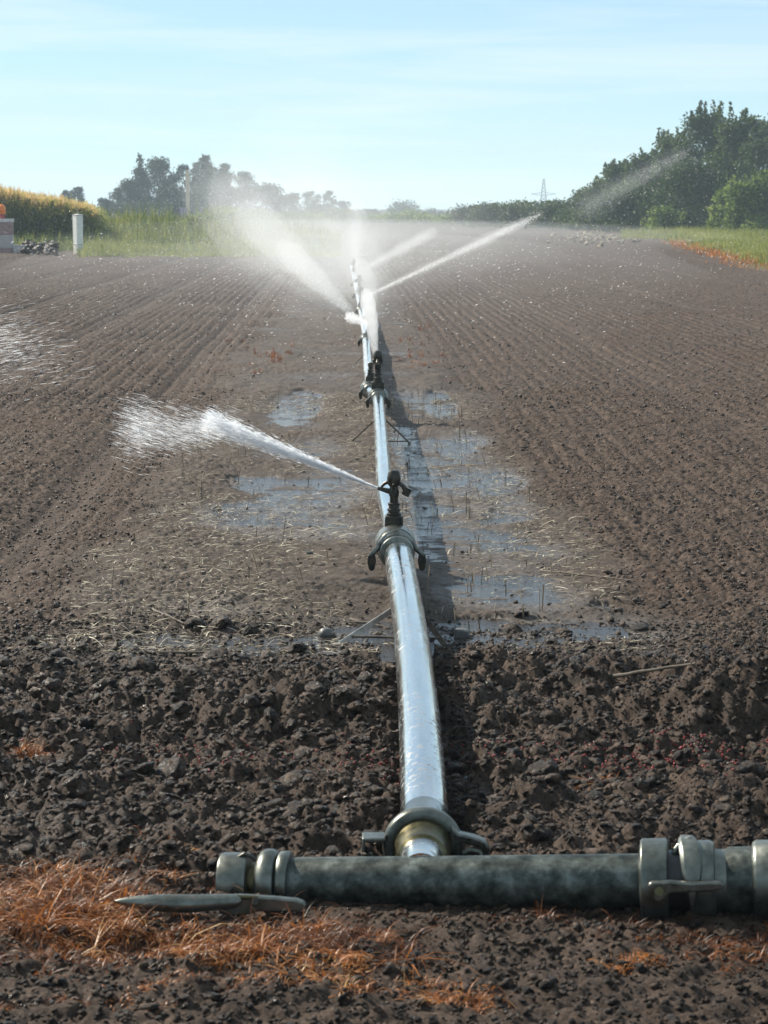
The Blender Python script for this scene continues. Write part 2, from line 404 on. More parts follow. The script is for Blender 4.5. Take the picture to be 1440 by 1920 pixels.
# ------------------------------------------------------------------ loose soil crumbs (countless: one object)
def ico():
    t = (1 + 5 ** .5) / 2
    v = np.array([(-1, t, 0), (1, t, 0), (-1, -t, 0), (1, -t, 0), (0, -1, t), (0, 1, t), (0, -1, -t), (0, 1, -t), (t, 0, -1), (t, 0, 1), (-t, 0, -1), (-t, 0, 1)]) / math.hypot(1, t)
    f = np.array([(0, 11, 5), (0, 5, 1), (0, 1, 7), (0, 7, 10), (0, 10, 11), (1, 5, 9), (5, 11, 4), (11, 10, 2), (10, 7, 6), (7, 1, 8), (3, 9, 4), (3, 4, 2), (3, 2, 6), (3, 6, 8), (3, 8, 9), (4, 9, 5), (2, 4, 11), (6, 2, 10), (8, 6, 7), (9, 8, 1)])
    return v, f
def sub(v, f):
    v = list(map(tuple, v)); cache = {}; out = []
    def mid(a, b):
        k = (min(a, b), max(a, b))
        if k not in cache:
            p = np.array(v[a]) + np.array(v[b]); v.append(tuple(p / np.linalg.norm(p))); cache[k] = len(v) - 1
        return cache[k]
    for a, b, c in f:
        x, y, z = mid(a, b), mid(b, c), mid(c, a); out += [(a, x, z), (b, y, x), (c, z, y), (x, y, z)]
    return np.array(v), np.array(out)
IV, IF = ico(); JV, JF = sub(IV, IF)
def rand_rot(n):
    q = rng.normal(size=(n, 4)); q /= np.linalg.norm(q, axis=1)[:, None]; a, b, c, d = q.T
    return np.stack((1 - 2 * (c * c + d * d), 2 * (b * c - a * d), 2 * (b * d + a * c), 2 * (b * c + a * d), 1 - 2 * (b * b + d * d), 2 * (c * d - a * b), 2 * (b * d - a * c), 2 * (c * d + a * b), 1 - 2 * (b * b + c * c)), -1).reshape(n, 3, 3)
def lumps(pos, size, bv, bf, jit=.22, flat=.75):
    n = len(pos); v = bv[None] * (1 + jit * rng.normal(size=(n, len(bv), 1)))
    v = v * (np.array([1, .8, .62])[None, None] * (1 + .2 * rng.normal(size=(n, 1, 3))))
    v = np.einsum('nij,nkj->nki', rand_rot(n), v); v[:, :, 2] *= flat
    v = v * size[:, None, None] + pos[:, None]
    f = bf[None] + (np.arange(n) * len(bv))[:, None, None]
    return v.reshape(-1, 3), f.reshape(-1, 3)
def scatter(nn, y0, y1, umax=.205, power=1.0):
    y = y0 + (y1 - y0) * rng.random(nn) ** power; x = (rng.random(nn) * 2 - 1) * umax * np.maximum(y, 6.2)
    return x, y
def on_ground(x, y):
    g = ground(x, y); return g
VS, FS, off = [], [], 0
def add_lumps(x, y, s, bv, bf, sink=.25, jit=.22):
    global off
    z = on_ground(x, y)[0]
    V, F = lumps(np.stack((x, y, z + s * (.5 - sink)), -1), s, bv, bf, jit)
    VS.append(V); FS.append(F + off); off += len(V)
x, y = scatter(29000, 4.42, 7.7); g = on_ground(x, y); k = (g[3] < .5) & (rng.random(len(x)) < sstep(7.7, 6.2, y) + .03) & (rng.random(len(x)) < np.where(g[4] > .5, .85, 1)); x, y = x[k], y[k]
s = np.clip(rng.lognormal(math.log(.0062), .5, len(x)), .003, .03); bigm = s > .012
add_lumps(x[bigm], y[bigm], s[bigm], JV, JF, .42, .2); add_lumps(x[~bigm], y[~bigm], s[~bigm], IV, IF, .3, .25)
x, y = scatter(110, 4.6, 7.2); s = .018 + .030 * rng.random(len(x)) ** 2; KV, KF = sub(JV, JF); add_lumps(x, y, s, KV, KF, .45, .10)
x, y = scatter(44000, 4.4, 7.3); s = np.clip(rng.lognormal(math.log(.0034), .3, len(x)), .002, .006); add_lumps(x, y, s, IV, IF, .2, .25)
x, y = scatter(14000, 3.45, 4.5); s = np.clip(rng.lognormal(math.log(.0045), .45, len(x)), .002, .016); add_lumps(x, y, s, IV, IF, .2)
NEAR_V, NEAR_F = VS, FS; VS, FS, off = [], [], 0
x, y = scatter(26000, 6.9, 17, .215, 1.3); g = on_ground(x, y); k = (rng.random(len(x)) > g[1] * .93); x, y = x[k], y[k]
s = np.clip(rng.lognormal(math.log(.0056), .4, len(x)), .003, .017); add_lumps(x, y, s, IV, IF, .25)
x, y = scatter(16000, 15, 40, .20, 1.2); g = on_ground(x, y); k = (rng.random(len(x)) > g[1] * .9); x, y = x[k], y[k]
s = np.clip(rng.lognormal(math.log(.0085), .35, len(x)), .005, .02); add_lumps(x, y, s, IV, IF, .3)
m_clod, n, l, b = mat('wet_shaded_crumb')
z1 = noise(n, l, 25, 6, .7)
rr = ramp(n, [(.38, (.0025, .0015, .001)), (.5, (.023, .0138, .009)), (.66, (.135, .086, .056))]); l.new(z1.outputs[0], rr.inputs[0]); l.new(rr.outputs[0], b.inputs['Base Color'])  # wet soil, darkened further: the near-black end stands in for deep shadow
z2 = noise(n, l, 60, 4); l.new(mrange(n, l, z2.outputs[0], .35, .65, .2, .7), b.inputs['Roughness']); b.inputs['Specular IOR Level'].default_value = .24
zb = noise(n, l, 150, 6, .75); bump(n, l, b, zb.outputs[0], .9, .010)
cl = raw_mesh('soil_crumbs', np.concatenate(NEAR_V), np.concatenate(NEAR_F), m_clod, True); tag(cl, 'dark wet crumbs of tilled soil in the foreground', 'soil', kind='stuff')
m_crumb, n, l, b = mat('soil_crumb')
z1 = noise(n, l, 25, 6, .7)
rr = ramp(n, [(.32, (.018, .012, .009)), (.5, (.066, .046, .035)), (.70, (.190, .140, .108))]); l.new(z1.outputs[0], rr.inputs[0]); l.new(rr.outputs[0], b.inputs['Base Color'])
b.inputs['Roughness'].default_value = .5; b.inputs['Specular IOR Level'].default_value = .25
zb = noise(n, l, 150, 5, .75); bump(n, l, b, zb.outputs[0], .8, .008)
tag(raw_mesh('field_crumbs', np.concatenate(VS), np.concatenate(FS), m_crumb, True), 'grey-brown crumbs of the seed bed on both sides of the strip', 'soil', kind='stuff')

# red dressed seed spilled on the ridge
px = np.concatenate((rng.normal(1300, 110, 420), rng.normal(960, 130, 200), rng.normal(400, 150, 170), rng.normal(720, 60, 60))); py = np.concatenate((rng.normal(1408, 15, 420), rng.normal(1400, 14, 200), rng.normal(1400, 18, 170), rng.normal(1410, 10, 60)))
pts = np.array([G(a, c, .05) for a, c in zip(px, py)]); z = on_ground(pts[:, 0], pts[:, 1])[0]
V, F = lumps(np.stack((pts[:, 0], pts[:, 1], z + .003), -1), np.full(len(z), .0034), IV, IF, .06, 1.0)
tag(raw_mesh('red_seed', V, F, plain('seed_dressing', (.30, .025, .02), .45), True), 'tiny red dressed seeds spilled over the soil ridge', 'seed', kind='stuff')

# ------------------------------------------------------------------ straw, dry grass (countless)
def blades(root, length, width, lean_dir, up, curl, seg=4, taper=True, droop=1.0):
    """curved ribbons; returns V (n*(seg+1)*2,3), F, per-blade repeat count"""
    n = len(root); t = np.linspace(0, 1, seg + 1)
    d = np.stack((np.cos(lean_dir), np.sin(lean_dir), np.zeros(n)), -1)
    side = np.stack((-np.sin(lean_dir), np.cos(lean_dir), np.zeros(n)), -1)
    V = np.zeros((n, seg + 1, 2, 3)); p = root.copy(); a = up.copy(); h = lean_dir.copy()
    step = length / seg
    for i in range(seg + 1):
        w = width * (1 - .85 * t[i] if taper else 1.0) / 2
        tw = rng.normal(size=(n, 1)) * .0
        wd = side * w[:, None] if not np.isscalar(w) else side * w
        wd = wd + np.array((0, 0, 1)) * (w * .5 * np.sin(5 * t[i] + lean_dir * 3))[:, None]
        V[:, i, 0] = p - wd; V[:, i, 1] = p + wd
        p = p + (np.cos(a) * step)[:, None] * d + np.array((0, 0, 1)) * (np.sin(a) * step)[:, None]
        a = a - curl / seg * droop
    base = np.arange(n)[:, None] * (2 * (seg + 1)); i = np.arange(seg)[None] * 2
    q = np.stack((base + i, base + i + 1, base + i + 3, base + i + 2), -1).reshape(-1, 4)
    return V.reshape(-1, 3), q
def tint_of(n, per, lo=0, hi=1): return np.repeat(lo + (hi - lo) * rng.random(n), per)

m_straw = foliage('straw', [(0, (.07, .052, .038)), (.4, (.22, .175, .12)), (.75, (.50, .43, .31)), (1, (.72, .66, .52))], .2, .5)
# straw lying on the wet strip
nn = 24000
u = rng.random(nn); yy = 6.75 + 9.5 * u ** 1.3; xx = (rng.random(nn) * 2 - 1) * 1.15 + row_shift(yy)
cl_ = .9 * fbm(xx, yy, 1.1, 3, 201) + .7 * fbm(xx, yy, 4, 3, 202) + .9 * np.exp(-((xx + .55) / .42) ** 2 - ((yy - 8.9) / 1.5) ** 2) + .9 * np.exp(-((xx - .62) / .28) ** 2 - ((yy - 9.0) / .9) ** 2) - .4 * np.exp(-((xx - .2) / .15) ** 2)
g = on_ground(xx, yy); keep = (g[1] > .25 + .6 * rng.random(nn)) & (g[0] > WATER_Z - .006) & (rng.random(nn) < sstep(-.5, .45, cl_)); xx, yy = xx[keep], yy[keep]; z = g[0][keep]; nn = len(xx)
ang = np.where(rng.random(nn) < .5, rng.normal(0, .5, nn), rng.random(nn) * 6.3)
V, F = blades(np.stack((xx, yy, np.maximum(z, WATER_Z) + .003), -1), .018 + .085 * rng.random(nn) ** 2.2, .0015 + .0024 * rng.random(nn) ** 1.5, ang, .03 + .5 * rng.random(nn) ** 2, .2 + .9 * rng.random(nn), 4, False)
tag(raw_mesh('straw', V, F, m_straw, attrs={'tint': np.repeat(rng.random(nn) ** 1.2, 10)}), 'bleached straw pieces lying flat on the wet mud', 'straw', kind='stuff')
# standing stubble
nn = 420
yy = 7.2 + 9 * rng.random(nn); xx = np.where(rng.random(nn) < .5, rng.normal(.55, .22, nn), rng.normal(-.75, .25, nn)) + row_shift(yy)
g = on_ground(xx, yy); keep = g[1] > .5; xx, yy, z = xx[keep], yy[keep], g[0][keep]; nn = len(xx)
V, F = blades(np.stack((xx, yy, z - .005), -1), .03 + .09 * rng.random(nn) ** 1.5, .003 + .002 * rng.random(nn), rng.random(nn) * 6.3, 1.15 + .4 * rng.random(nn), .3 * rng.random(nn), 3, False)
tag(raw_mesh('stubble', V, F, m_straw, attrs={'tint': tint_of(nn, 8, 0, .5)}), 'short dark stubble stalks standing in the wet mud', 'stubble', kind='stuff')

m_dry = foliage('dry_grass', [(0, (.035, .012, .004)), (.35, (.21, .062, .010)), (.7, (.47, .165, .028)), (1, (.64, .42, .18))], .45, .45, .5)
R_, L_, W_, A_, U_, C_, T_ = [], [], [], [], [], [], []
def dry(px, py, n, sx, sy, length, up, tl=0, th=1, z0=0.0, wid=.0026):
    c = G(px, py, z0); nt_ = max(3, n // 22); tx = c[0] + rng.normal(0, 1, nt_) * sx; ty = c[1] + rng.normal(0, 1, nt_) * sy
    k = rng.integers(0, nt_, n); ta = rng.random(nt_) * 6.283; tl_ = .5 + .9 * rng.random(nt_); tu = up * (.35 + .9 * rng.random(nt_)); tc_ = rng.random(nt_)
    x = tx[k] + rng.normal(0, .012, n); y = ty[k] + rng.normal(0, .010, n)
    z = on_ground(x, y)[0]
    R_.append(np.stack((x, y, z), -1)); L_.append(length * tl_[k] * (.4 + .9 * rng.random(n))); W_.append(wid * (.4 + .9 * rng.random(n) ** 1.5))
    A_.append(ta[k] + 1.1 * rng.normal(size=n)); U_.append(tu[k] + .35 * rng.normal(size=n)); C_.append(.6 + 2.0 * rng.random(n)); T_.append(np.clip(tl + (th - tl) * (.6 * tc_[k] ** 1.4 + .4 * rng.random(n) ** 1.5), 0, 1))
dry(50, 1722, 3800, .15, .05, .085, .55); dry(200, 1760, 2600, .10, .045, .05, .35); dry(330, 1778, 2000, .09, .035, .045, .3); dry(40, 1665, 1300, .12, .06, .075, .5); dry(420, 1788, 1900, .06, .035, .05, .4)
dry(510, 1772, 1500, .09, .05, .075, .5, 0, .85); dry(640, 1780, 800, .08, .045, .07, .5, 0, .7); dry(170, 1680, 800, .14, .04, .06, .5); dry(120, 1800, 700, .14, .03, .06, .4, 0, .5)
dry(280, 1765, 130, .20, .05, .15, .35, .4, 1, 0, .0034); dry(560, 1800, 60, .15, .04, .14, .4, .5, 1, 0, .0032); dry(560, 1815, 900, .12, .03, .045, .4, .4, 1); dry(690, 1850, 600, .10, .03, .04, .35, .3, 1); dry(330, 1850, 400, .12, .02, .035, .3, .2, .9)
dry(880, 1885, 500, .05, .02, .04, .4, .4, 1); dry(1175, 1815, 260, .03, .015, .035, .5, .5, 1); dry(1290, 1770, 420, .08, .03, .05, .5, 0, .5); dry(1390, 1800, 350, .06, .03, .05, .5, .1, .8)
dry(50, 1395, 350, .03, .03, .05, .6, .3, .9, .04); dry(60, 1890, 300, .12, .02, .03, .3, .2, .8); dry(1000, 1730, 300, .15, .02, .04, .6, 0, .4); dry(310, 1610, 60, .05, .06, .05, .5, .3, 1)
dry(1330, 1690, 160, .05, .02, .035, .5, .2, .8); dry(1090, 1480, 40, .05, .03, .06, .2, .4, .9)
for k_ in range(7): dry(515 + 22 * rng.normal(), 672 + 22 * rng.normal(), 70, .10, .5, .10, 1.2, .12, .55, 0, .004); dry(800 + 14 * rng.normal(), 664 + 18 * rng.normal(), 48, .08, .4, .10, 1.2, .12, .55, 0, .004)
rt = np.concatenate(R_); nn = len(rt)
V, F = blades(rt, np.concatenate(L_), np.concatenate(W_), np.concatenate(A_), np.concatenate(U_), np.concatenate(C_), 5)
tag(raw_mesh('dry_grass', V, F, m_dry, attrs={'tint': np.repeat(np.concatenate(T_), 12)}), 'matted orange dead grass around the header pipe', 'dry grass', kind='stuff')

# ------------------------------------------------------------------ pipes
m_tube = metal('bright_aluminium', (.56, .57, .56), (.78, .79, .78), .08, .24, 14, (1, .12, 1), bmp=.06, bd=.0015)
def dirty_tube():
    m = m_tube; n = m.node_tree.nodes; l = m.node_tree.links; b = n['Principled BSDF']
    old = b.inputs['Base Color'].links[0].from_socket; oldr = b.inputs['Roughness'].links[0].from_socket
    z = noise(n, l, 42, 5, .75); z0 = noise(n, l, 3.2, 3, .6)
    ms = n.new('ShaderNodeMath'); ms.operation = 'MULTIPLY'; l.new(mrange(n, l, z.outputs[0], .55, .64, 0, 1), ms.inputs[0]); l.new(mrange(n, l, z0.outputs[0], .44, .6, 0, .9), ms.inputs[1])
    l.new(mixc(n, l, ms.outputs[0], old, (.05, .04, .03)), b.inputs['Base Color'])
    x = n.new('ShaderNodeMix'); l.new(ms.outputs[0], x.inputs[0]); l.new(oldr, x.inputs[2]); x.inputs[3].default_value = .7; l.new(x.outputs[0], b.inputs['Roughness'])
    mi = n.new('ShaderNodeMath'); mi.operation = 'MULTIPLY_ADD'; l.new(ms.outputs[0], mi.inputs[0]); mi.inputs[1].default_value = -.9; mi.inputs[2].default_value = 1; l.new(mi.outputs[0], b.inputs['Metallic'])
    bmp = [k for k in n if k.type == 'BUMP'][0]
    zd = noise(n, l, 5.5, 3, .55, vec_scale=(1, .5, 1)); b2 = n.new('ShaderNodeBump'); b2.inputs['Strength'].default_value = .22; b2.inputs['Distance'].default_value = .004
    l.new(zd.outputs[0], b2.inputs['Height']); l.new(bmp.outputs[0], b2.inputs['Normal']); l.new(b2.outputs[0], b.inputs['Normal'])
dirty_tube()
m_zinc = metal('weathered_zinc', (.022, .028, .024), (.15, .165, .145), .36, .62, 24, None, .7, .35, .003)
m_zinc2 = metal('galvanised_fitting', (.06, .065, .055), (.23, .24, .21), .24, .5, 16, None, .85, .25, .002)
n_ = m_zinc.node_tree.nodes; rz = [k for k in n_ if k.type == 'VALTORGB'][0].color_ramp
for e_, (p_, c_) in zip([rz.elements[0], rz.elements[1], rz.elements.new(.5)], ((.36, (.016, .021, .018)), (.72, (.27, .29, .26)), (.52, (.085, .096, .085)))): pass
rz.elements[0].position = .36; rz.elements[0].color = (.016, .021, .018, 1); rz.elements[1].position = .52; rz.elements[1].color = (.07, .08, .07, 1); rz.elements[2].position = .74; rz.elements[2].color = (.20, .22, .20, 1)
m_brass = metal('olive_brass', (.04, .037, .018), (.15, .13, .062), .22, .5, 24, None, .85, .2, .002)
m_dark = metal('dark_wet_brass', (.012, .012, .010), (.075, .068, .05), .25, .5, 40, None, .6, .4, .002)
m_rub = plain('black_rubber', (.015, .015, .016), .35)
m_grey = metal('grey_coupling_steel', (.05, .055, .048), (.22, .22, .19), .2, .45, 30, None, .85, .3, .002)
m_steel = metal('support_steel', (.16, .15, .14), (.50, .48, .45), .35, .55, 20, None, .7, .2, .002)
m_steel2 = metal('rusty_support_steel', (.06, .045, .035), (.18, .14, .10), .5, .75, 20, None, .4, .2, .002)

m_bar_steel = metal('pale_support_steel', (.35, .34, .32), (.72, .70, .66), .3, .5, 20, None, .5, .2, .002)

# --- header pipe across the foreground
A0 = P(545, 1655, 4.36); A1 = P(1206, 1651, 4.25)
axd = (A1 - A0) / np.linalg.norm(A1 - A0); LEN = np.linalg.norm(A1 - A0)
def ax(px): return (px - 545) / (1206 - 545) * LEN           # photo column -> distance along the header
root = empty('header_pipe', (float(A0[0] + LEN / 2 * axd[0]), 4.3, 0)); tag(root, 'thick dull grey pipe lying across the foreground with clamps at both ends', 'pipe')
q = MB(); q.lathe(A0, axd, [(ax(540), .050), (ax(560), .052), (ax(900), .0525), (ax(1210), .054)], 56); q.build('pipe_body', m_zinc, root)
q = MB(); q.lathe(A0, axd, [(ax(470), .040), (ax(466), .055), (ax(468), .060), (ax(464), .0625), (ax(418), .0635), (ax(413), .061), (ax(412), .055), (ax(440), .052), (ax(444), .02)], 48, (True, True)); q.build('end_cup', m_zinc2, root, bevel=.001)
q = MB(); q.lathe(A0, axd, [(ax(440), .041), (ax(490), .043)], 40); q.build('neck', m_brass, root)
q = MB(); q.lathe(A0, axd, [(ax(484), .044), (ax(484), .055), (ax(490), .064), (ax(499), .0695), (ax(510), .070), (ax(519), .066), (ax(523), .058), (ax(523), .05)], 56); q.build('bead_ring', m_zinc2, root, angle=60)
q = MB(); q.lathe(A0, axd, [(ax(524), .05), (ax(524.5), .060), (ax(528), .0645), (ax(542), .0655), (ax(546), .062), (ax(547), .05)], 56); q.build('collar', m_zinc2, root, angle=50)
# latch wire over the top of the left clamp
c = A0 + axd * ax(465); q = MB(); q.tube([c + (-.02, -.01, .058), c + (-.008, -.012, .066), c + (.008, -.016, .060), c + (.018, -.02, .052)], .0042, 10); q.build('latch_hook', m_dark, root)
# lever handle in front at the left end
def PL(px, py, Y=4.23): return P(px, py, Y)
hs = [(216, 1690, .0016), (224, 1690, .0055), (240, 1690.5, .0095), (270, 1692, .0145), (310, 1694, .0180), (350, 1694.5, .0182), (385, 1693, .0168), (420, 1691, .0155), (440, 1690, .0140), (452, 1689, .006)]
q = MB(); q.tube([PL(a, c, 4.17) for a, c, r in hs], [r for a, c, r in hs], 20); h_ = q.build('clamp_lever', m_zinc2, root)
q = MB(); q.tube([PL(275, 1677, 4.17), PL(300, 1676, 4.17)], .006, 10); q.build('rivet', m_zinc2, h_)
q = MB()
lo = [(0, 0), (.012, .012), (.05, .015), (.12, .013), (.165, .010), (.180, .005), (.184, -.004), (.178, -.013), (.16, -.016), (.09, -.017), (.07, -.024), (.035, -.028), (.010, -.022)]
q.prism(lo, PL(402, 1689, 4.19), (1, -.1, 0), (0, 0, 1), .018); q.build('lever_plate', m_zinc2, root, bevel=.004)
q = MB(); c = A0 + axd * ax(472); q.box(c + (-.004, -.068, -.034), (.034, .030, .044)); q.build('hinge_block', m_zinc2, root, bevel=.004)
q = MB(); q.tube([PL(478, 1689, 4.178), PL(478, 1689, 4.166)], .008, 6); q.build('bolt', m_dark, root, smooth=False)
q = MB(); q.tube([PL(404, 1681, 4.175), PL(470, 1682.5, 4.175), PL(500, 1685, 4.18)], .0045, 10); q.build('lever_edge', m_brass, root)
# clamp at the right end
q = MB(); q.lathe(A0, axd, [(ax(1200), .054), (ax(1203), .080), (ax(1206), .084), (ax(1250), .0845), (ax(1253), .081), (ax(1253), .05)], 56); q.build('end_cup', m_zinc2, root, bevel=.001, angle=50)
q = MB(); q.lathe(A0, axd, [(ax(1250), .060), (ax(1300), .062)], 40); q.build('gasket', m_rub, root)
q = MB(); q.lathe(A0, axd, [(ax(1290), .05), (ax(1292), .072), (ax(1300), .079), (ax(1328), .080), (ax(1336), .076), (ax(1338), .062), (ax(1362), .061), (ax(1366), .050)], 56); q.build('collar', m_zinc2, root, angle=45)
q = MB(); q.lathe(A0, axd, [(ax(1340), .05), (ax(1364), .0655), (ax(1408), .0665)], 48); q.build('pipe_joint', m_zinc, root)
q = MB(); q.lathe(A0, axd, [(ax(1404), .066), (ax(1406), .074), (ax(1412), .079), (ax(1500), .079), (ax(1508), .07), (ax(1509), .054), (ax(2700), .054)], 48); q.build('end_cup', m_zinc2, root, angle=40)
c = A0 + axd * ax(1285)
q = MB()
arc = [(math.cos(t), math.sin(t)) for t in np.linspace(R(120), R(-18), 12)]
wds = [.010, .014, .018, .021, .022, .022, .022, .021, .018, .013, .008, .004]
vs = []; rings = []
for (ca, sa), wd in zip(arc, wds):
    o_ = c + np.array((0, -ca * .083 * -1 * -1, 0)) * 0 + np.array((0, -ca, sa)) * .083 if False else c + np.array((0, -sa * 0 - .083 * (-ca if ca < 0 else -ca) * -1, 0)) * 0
    pos = c + .083 * np.array((0, -ca, sa)); nrm = np.array((0, -ca, sa)); th = .007
    rings.append([pos - axd * wd, pos - axd * wd * .7 + nrm * th, pos + axd * wd * .7 + nrm * th, pos + axd * wd, pos + axd * wd * .7 - nrm * th, pos - axd * wd * .7 - nrm * th])
q.rings(rings); q.build('clamp_claw', m_zinc2, root, bevel=.0015, angle=50)
q = MB(); q.tube([c + (-.028, -.005, .058), c + (-.018, -.005, .072), c + (-.004, -.004, .084), c + (.008, -.004, .088)], .006, 10); q.build('latch_hook', m_zinc2, root)
q = MB()
lo = [(0, .004), (.008, .010), (.045, .012), (.085, .009), (.12, .012), (.143, .012), (.149, .006), (.147, -.002), (.12, -.008), (.075, -.010), (.045, -.012), (.028, -.030), (.014, -.030), (.004, -.012)]
q.prism(lo, P(1214, 1661, 4.135), (1, -.06, 0), (0, 0, 1), .016); q.build('lever_plate', m_grey, root, bevel=.004)
q = MB(); q.tube([P(1236, 1672, 4.13), P(1236, 1672, 4.118)], .009, 12); q.build('pivot_pin', m_brass, root)

# --- tee stub and first coupling
S0 = np.array(P(790, 1640, 4.32)); S1 = np.array(P(795, 1556, 4.72)); sdv = (S1 - S0) / np.linalg.norm(S1 - S0); SL = np.linalg.norm(S1 - S0)
q = MB(); q.lathe(S0, sdv, [(0, .045), (.06, .0455), (.12, .047), (.20, .049)], 48); q.build('tee_stub', m_tube, root)
q = MB(); q.lathe(S0, sdv, [(.125, .045), (.135, .053), (.16, .056), (.195, .0585), (.205, .061), (.215, .0625), (.225, .066), (.25, .068), (.275, .068), (.28, .05)], 56); q.build('brass_ring', m_brass, root, angle=30)
def collar_at(o, d, prof, name, m, parent, n=56, angle=45, bevel=0):
    q = MB(); q.lathe(o, d, prof, n); return q.build(name, m, parent, angle=angle, bevel=bevel)

def pipe_thing(label, pts, rad, loc):
    r = empty('irrigation_pipe', loc); tag(r, label, 'pipe', 'irrigation pipes coupled end to end along the mud strip')
    # smooth the centre line
    t = np.linspace(0, 1, len(pts)); pts = np.array(pts)
    tt = np.linspace(0, 1, max(24, 2 * len(pts)))
    sm = np.stack([np.interp(tt, t, pts[:, i]) for i in range(3)], -1)
    for _ in range(3): sm[1:-1] = (sm[:-2] + 2 * sm[1:-1] + sm[2:]) / 4
    q = MB(); q.tube(sm, rad, 48); q.build('tube', m_tube, r, angle=80)
    return r
p1 = [(795, 1548, 4.70), (795.5, 1520, 4.78), (794, 1480, 4.90), (789, 1400, 5.26), (782.5, 1300, 5.83), (772, 1200, 6.54), (757.5, 1100, 7.45), (750, 1060, 7.90), (747.5, 1043, 8.12)]
p1w = [P(*a) for a in p1]
for k_, pnt in enumerate(p1w): pnt[2] = (.058, .064, .078, .094)[k_] if k_ < 4 else .10
pp1 = pipe_thing('nearest and thickest bright tube running from the grey header pipe to the first sprinkler', p1w, .0535, (float(p1w[4][0]), 6.4, 0))
# bell of pipe 1 that hooks over the tee stub
collar_at(S0, sdv, [(.225, .064), (.221, .078), (.226, .084), (.236, .0875), (.250, .087), (.262, .080), (.272, .069), (.282, .060)], 'bell_ring', m_zinc2, pp1, 64, 60)
collar_at(S0, sdv, [(.262, .060), (.272, .0572), (.30, .0555), (.34, .0545), (.40, .0538), (.42, .053)], 'bell_neck', m_tube, pp1, 56, 60)
cc = S0 + sdv * .245
q = MB(); q.box(cc + (-.106, -.02, .026), (.050, .05, .010)); q.box(cc + (-.128, -.02, .003), (.007, .05, .046)); q.box(cc + (-.108, -.02, -.022), (.040, .05, .008)); q.build('hook_lug', m_zinc2, pp1, bevel=.003)
q = MB(); q.tube([cc + (-.113, -.045, .0), cc + (-.108, -.052, -.02), cc + (-.094, -.056, -.036), cc + (-.08, -.056, -.045)], .005, 10); q.build('latch_wire', m_zinc2, pp1)
q = MB(); q.prism([(.060, .055), (.075, .038), (.110, .030), (.135, .020), (.142, .002), (.138, -.022), (.128, -.024), (.128, -.004), (.118, .010), (.085, .016), (.07, .012), (.065, -.01), (.055, .0)], cc + (0, -.02, 0), (1, 0, 0), (0, 0, 1), .034); q.build('clamp_lever', m_grey, pp1, bevel=.004)
q = MB(); q.tube([cc + (.086, -.04, -.004), cc + (.10, -.042, .004), cc + (.118, -.042, .0), cc + (.124, -.042, -.014)], .007, 12); q.build('latch_wire', m_zinc2, pp1)

def coupling(r, o, d, R0, pr):
    """hook coupling of a pipe end: o = where the near pipe enters, d = direction away from the camera; R0 = outer radius, pr = radius of near pipe"""
    d = np.array(d, float); d /= np.linalg.norm(d); k = R0 / .078
    collar_at(o, d, [(-.030 * k, pr), (-.028 * k, pr + .009 * k), (-.018 * k, pr + .012 * k), (-.008 * k, pr + .010 * k), (-.006 * k, pr)], 'bead_ring', m_zinc2, r, 48, 60)
    collar_at(o, d, [(-.006 * k, pr), (-.004 * k, pr + .006 * k), (.018 * k, pr + .006 * k), (.02 * k, pr)], 'gasket', m_rub, r, 40)
    collar_at(o, d, [(.016 * k, pr), (.018 * k, pr + .012 * k), (.028 * k, pr + .017 * k), (.046 * k, pr + .016 * k), (.05 * k, pr)], 'clamp_ring', m_grey, r, 48, 50)
    collar_at(o, d, [(.07 * k, .70 * R0), (.075 * k, .86 * R0), (.10 * k, .90 * R0), (.105 * k, .96 * R0), (.15 * k, R0), (.20 * k, R0), (.21 * k, .94 * R0), (.23 * k, .8 * R0), (.30 * k, .5 * R0)], 'socket', m_grey, r, 56, 32)
    for sx in (-1, 1):
        q = MB(); ro = pr + .012 * k
        q.tube([o + d * .03 * k + np.array((sx * ro * .55, 0, ro * .85)), o + d * .03 * k + np.array((sx * ro * .95, 0, ro * .45)), o + np.array((sx * ro * 1.15, 0, ro * .15)), o - d * .01 + np.array((sx * ro * 1.42, 0, -.004 * k)), o - d * .012 + np.array((sx * ro * 1.55, 0, -.01 * k))], [.006 * k, .008 * k, .009 * k, .009 * k, .008 * k], 10)
        q.build('latch_arm', m_grey, r)
        q = MB(); b_ = o - d * .008 + np.array((sx * ro * 1.45, 0, -.034 * k))
        q.prism([(-.013 * k, .026 * k), (.013 * k, .026 * k), (.016 * k, .0), (.010 * k, -.028 * k), (0, -.036 * k), (-.010 * k, -.028 * k), (-.016 * k, .0)], b_, (1, 0, 0), (0, 0, 1), .022 * k); q.build('hook_lug', m_dark, r, bevel=.003)

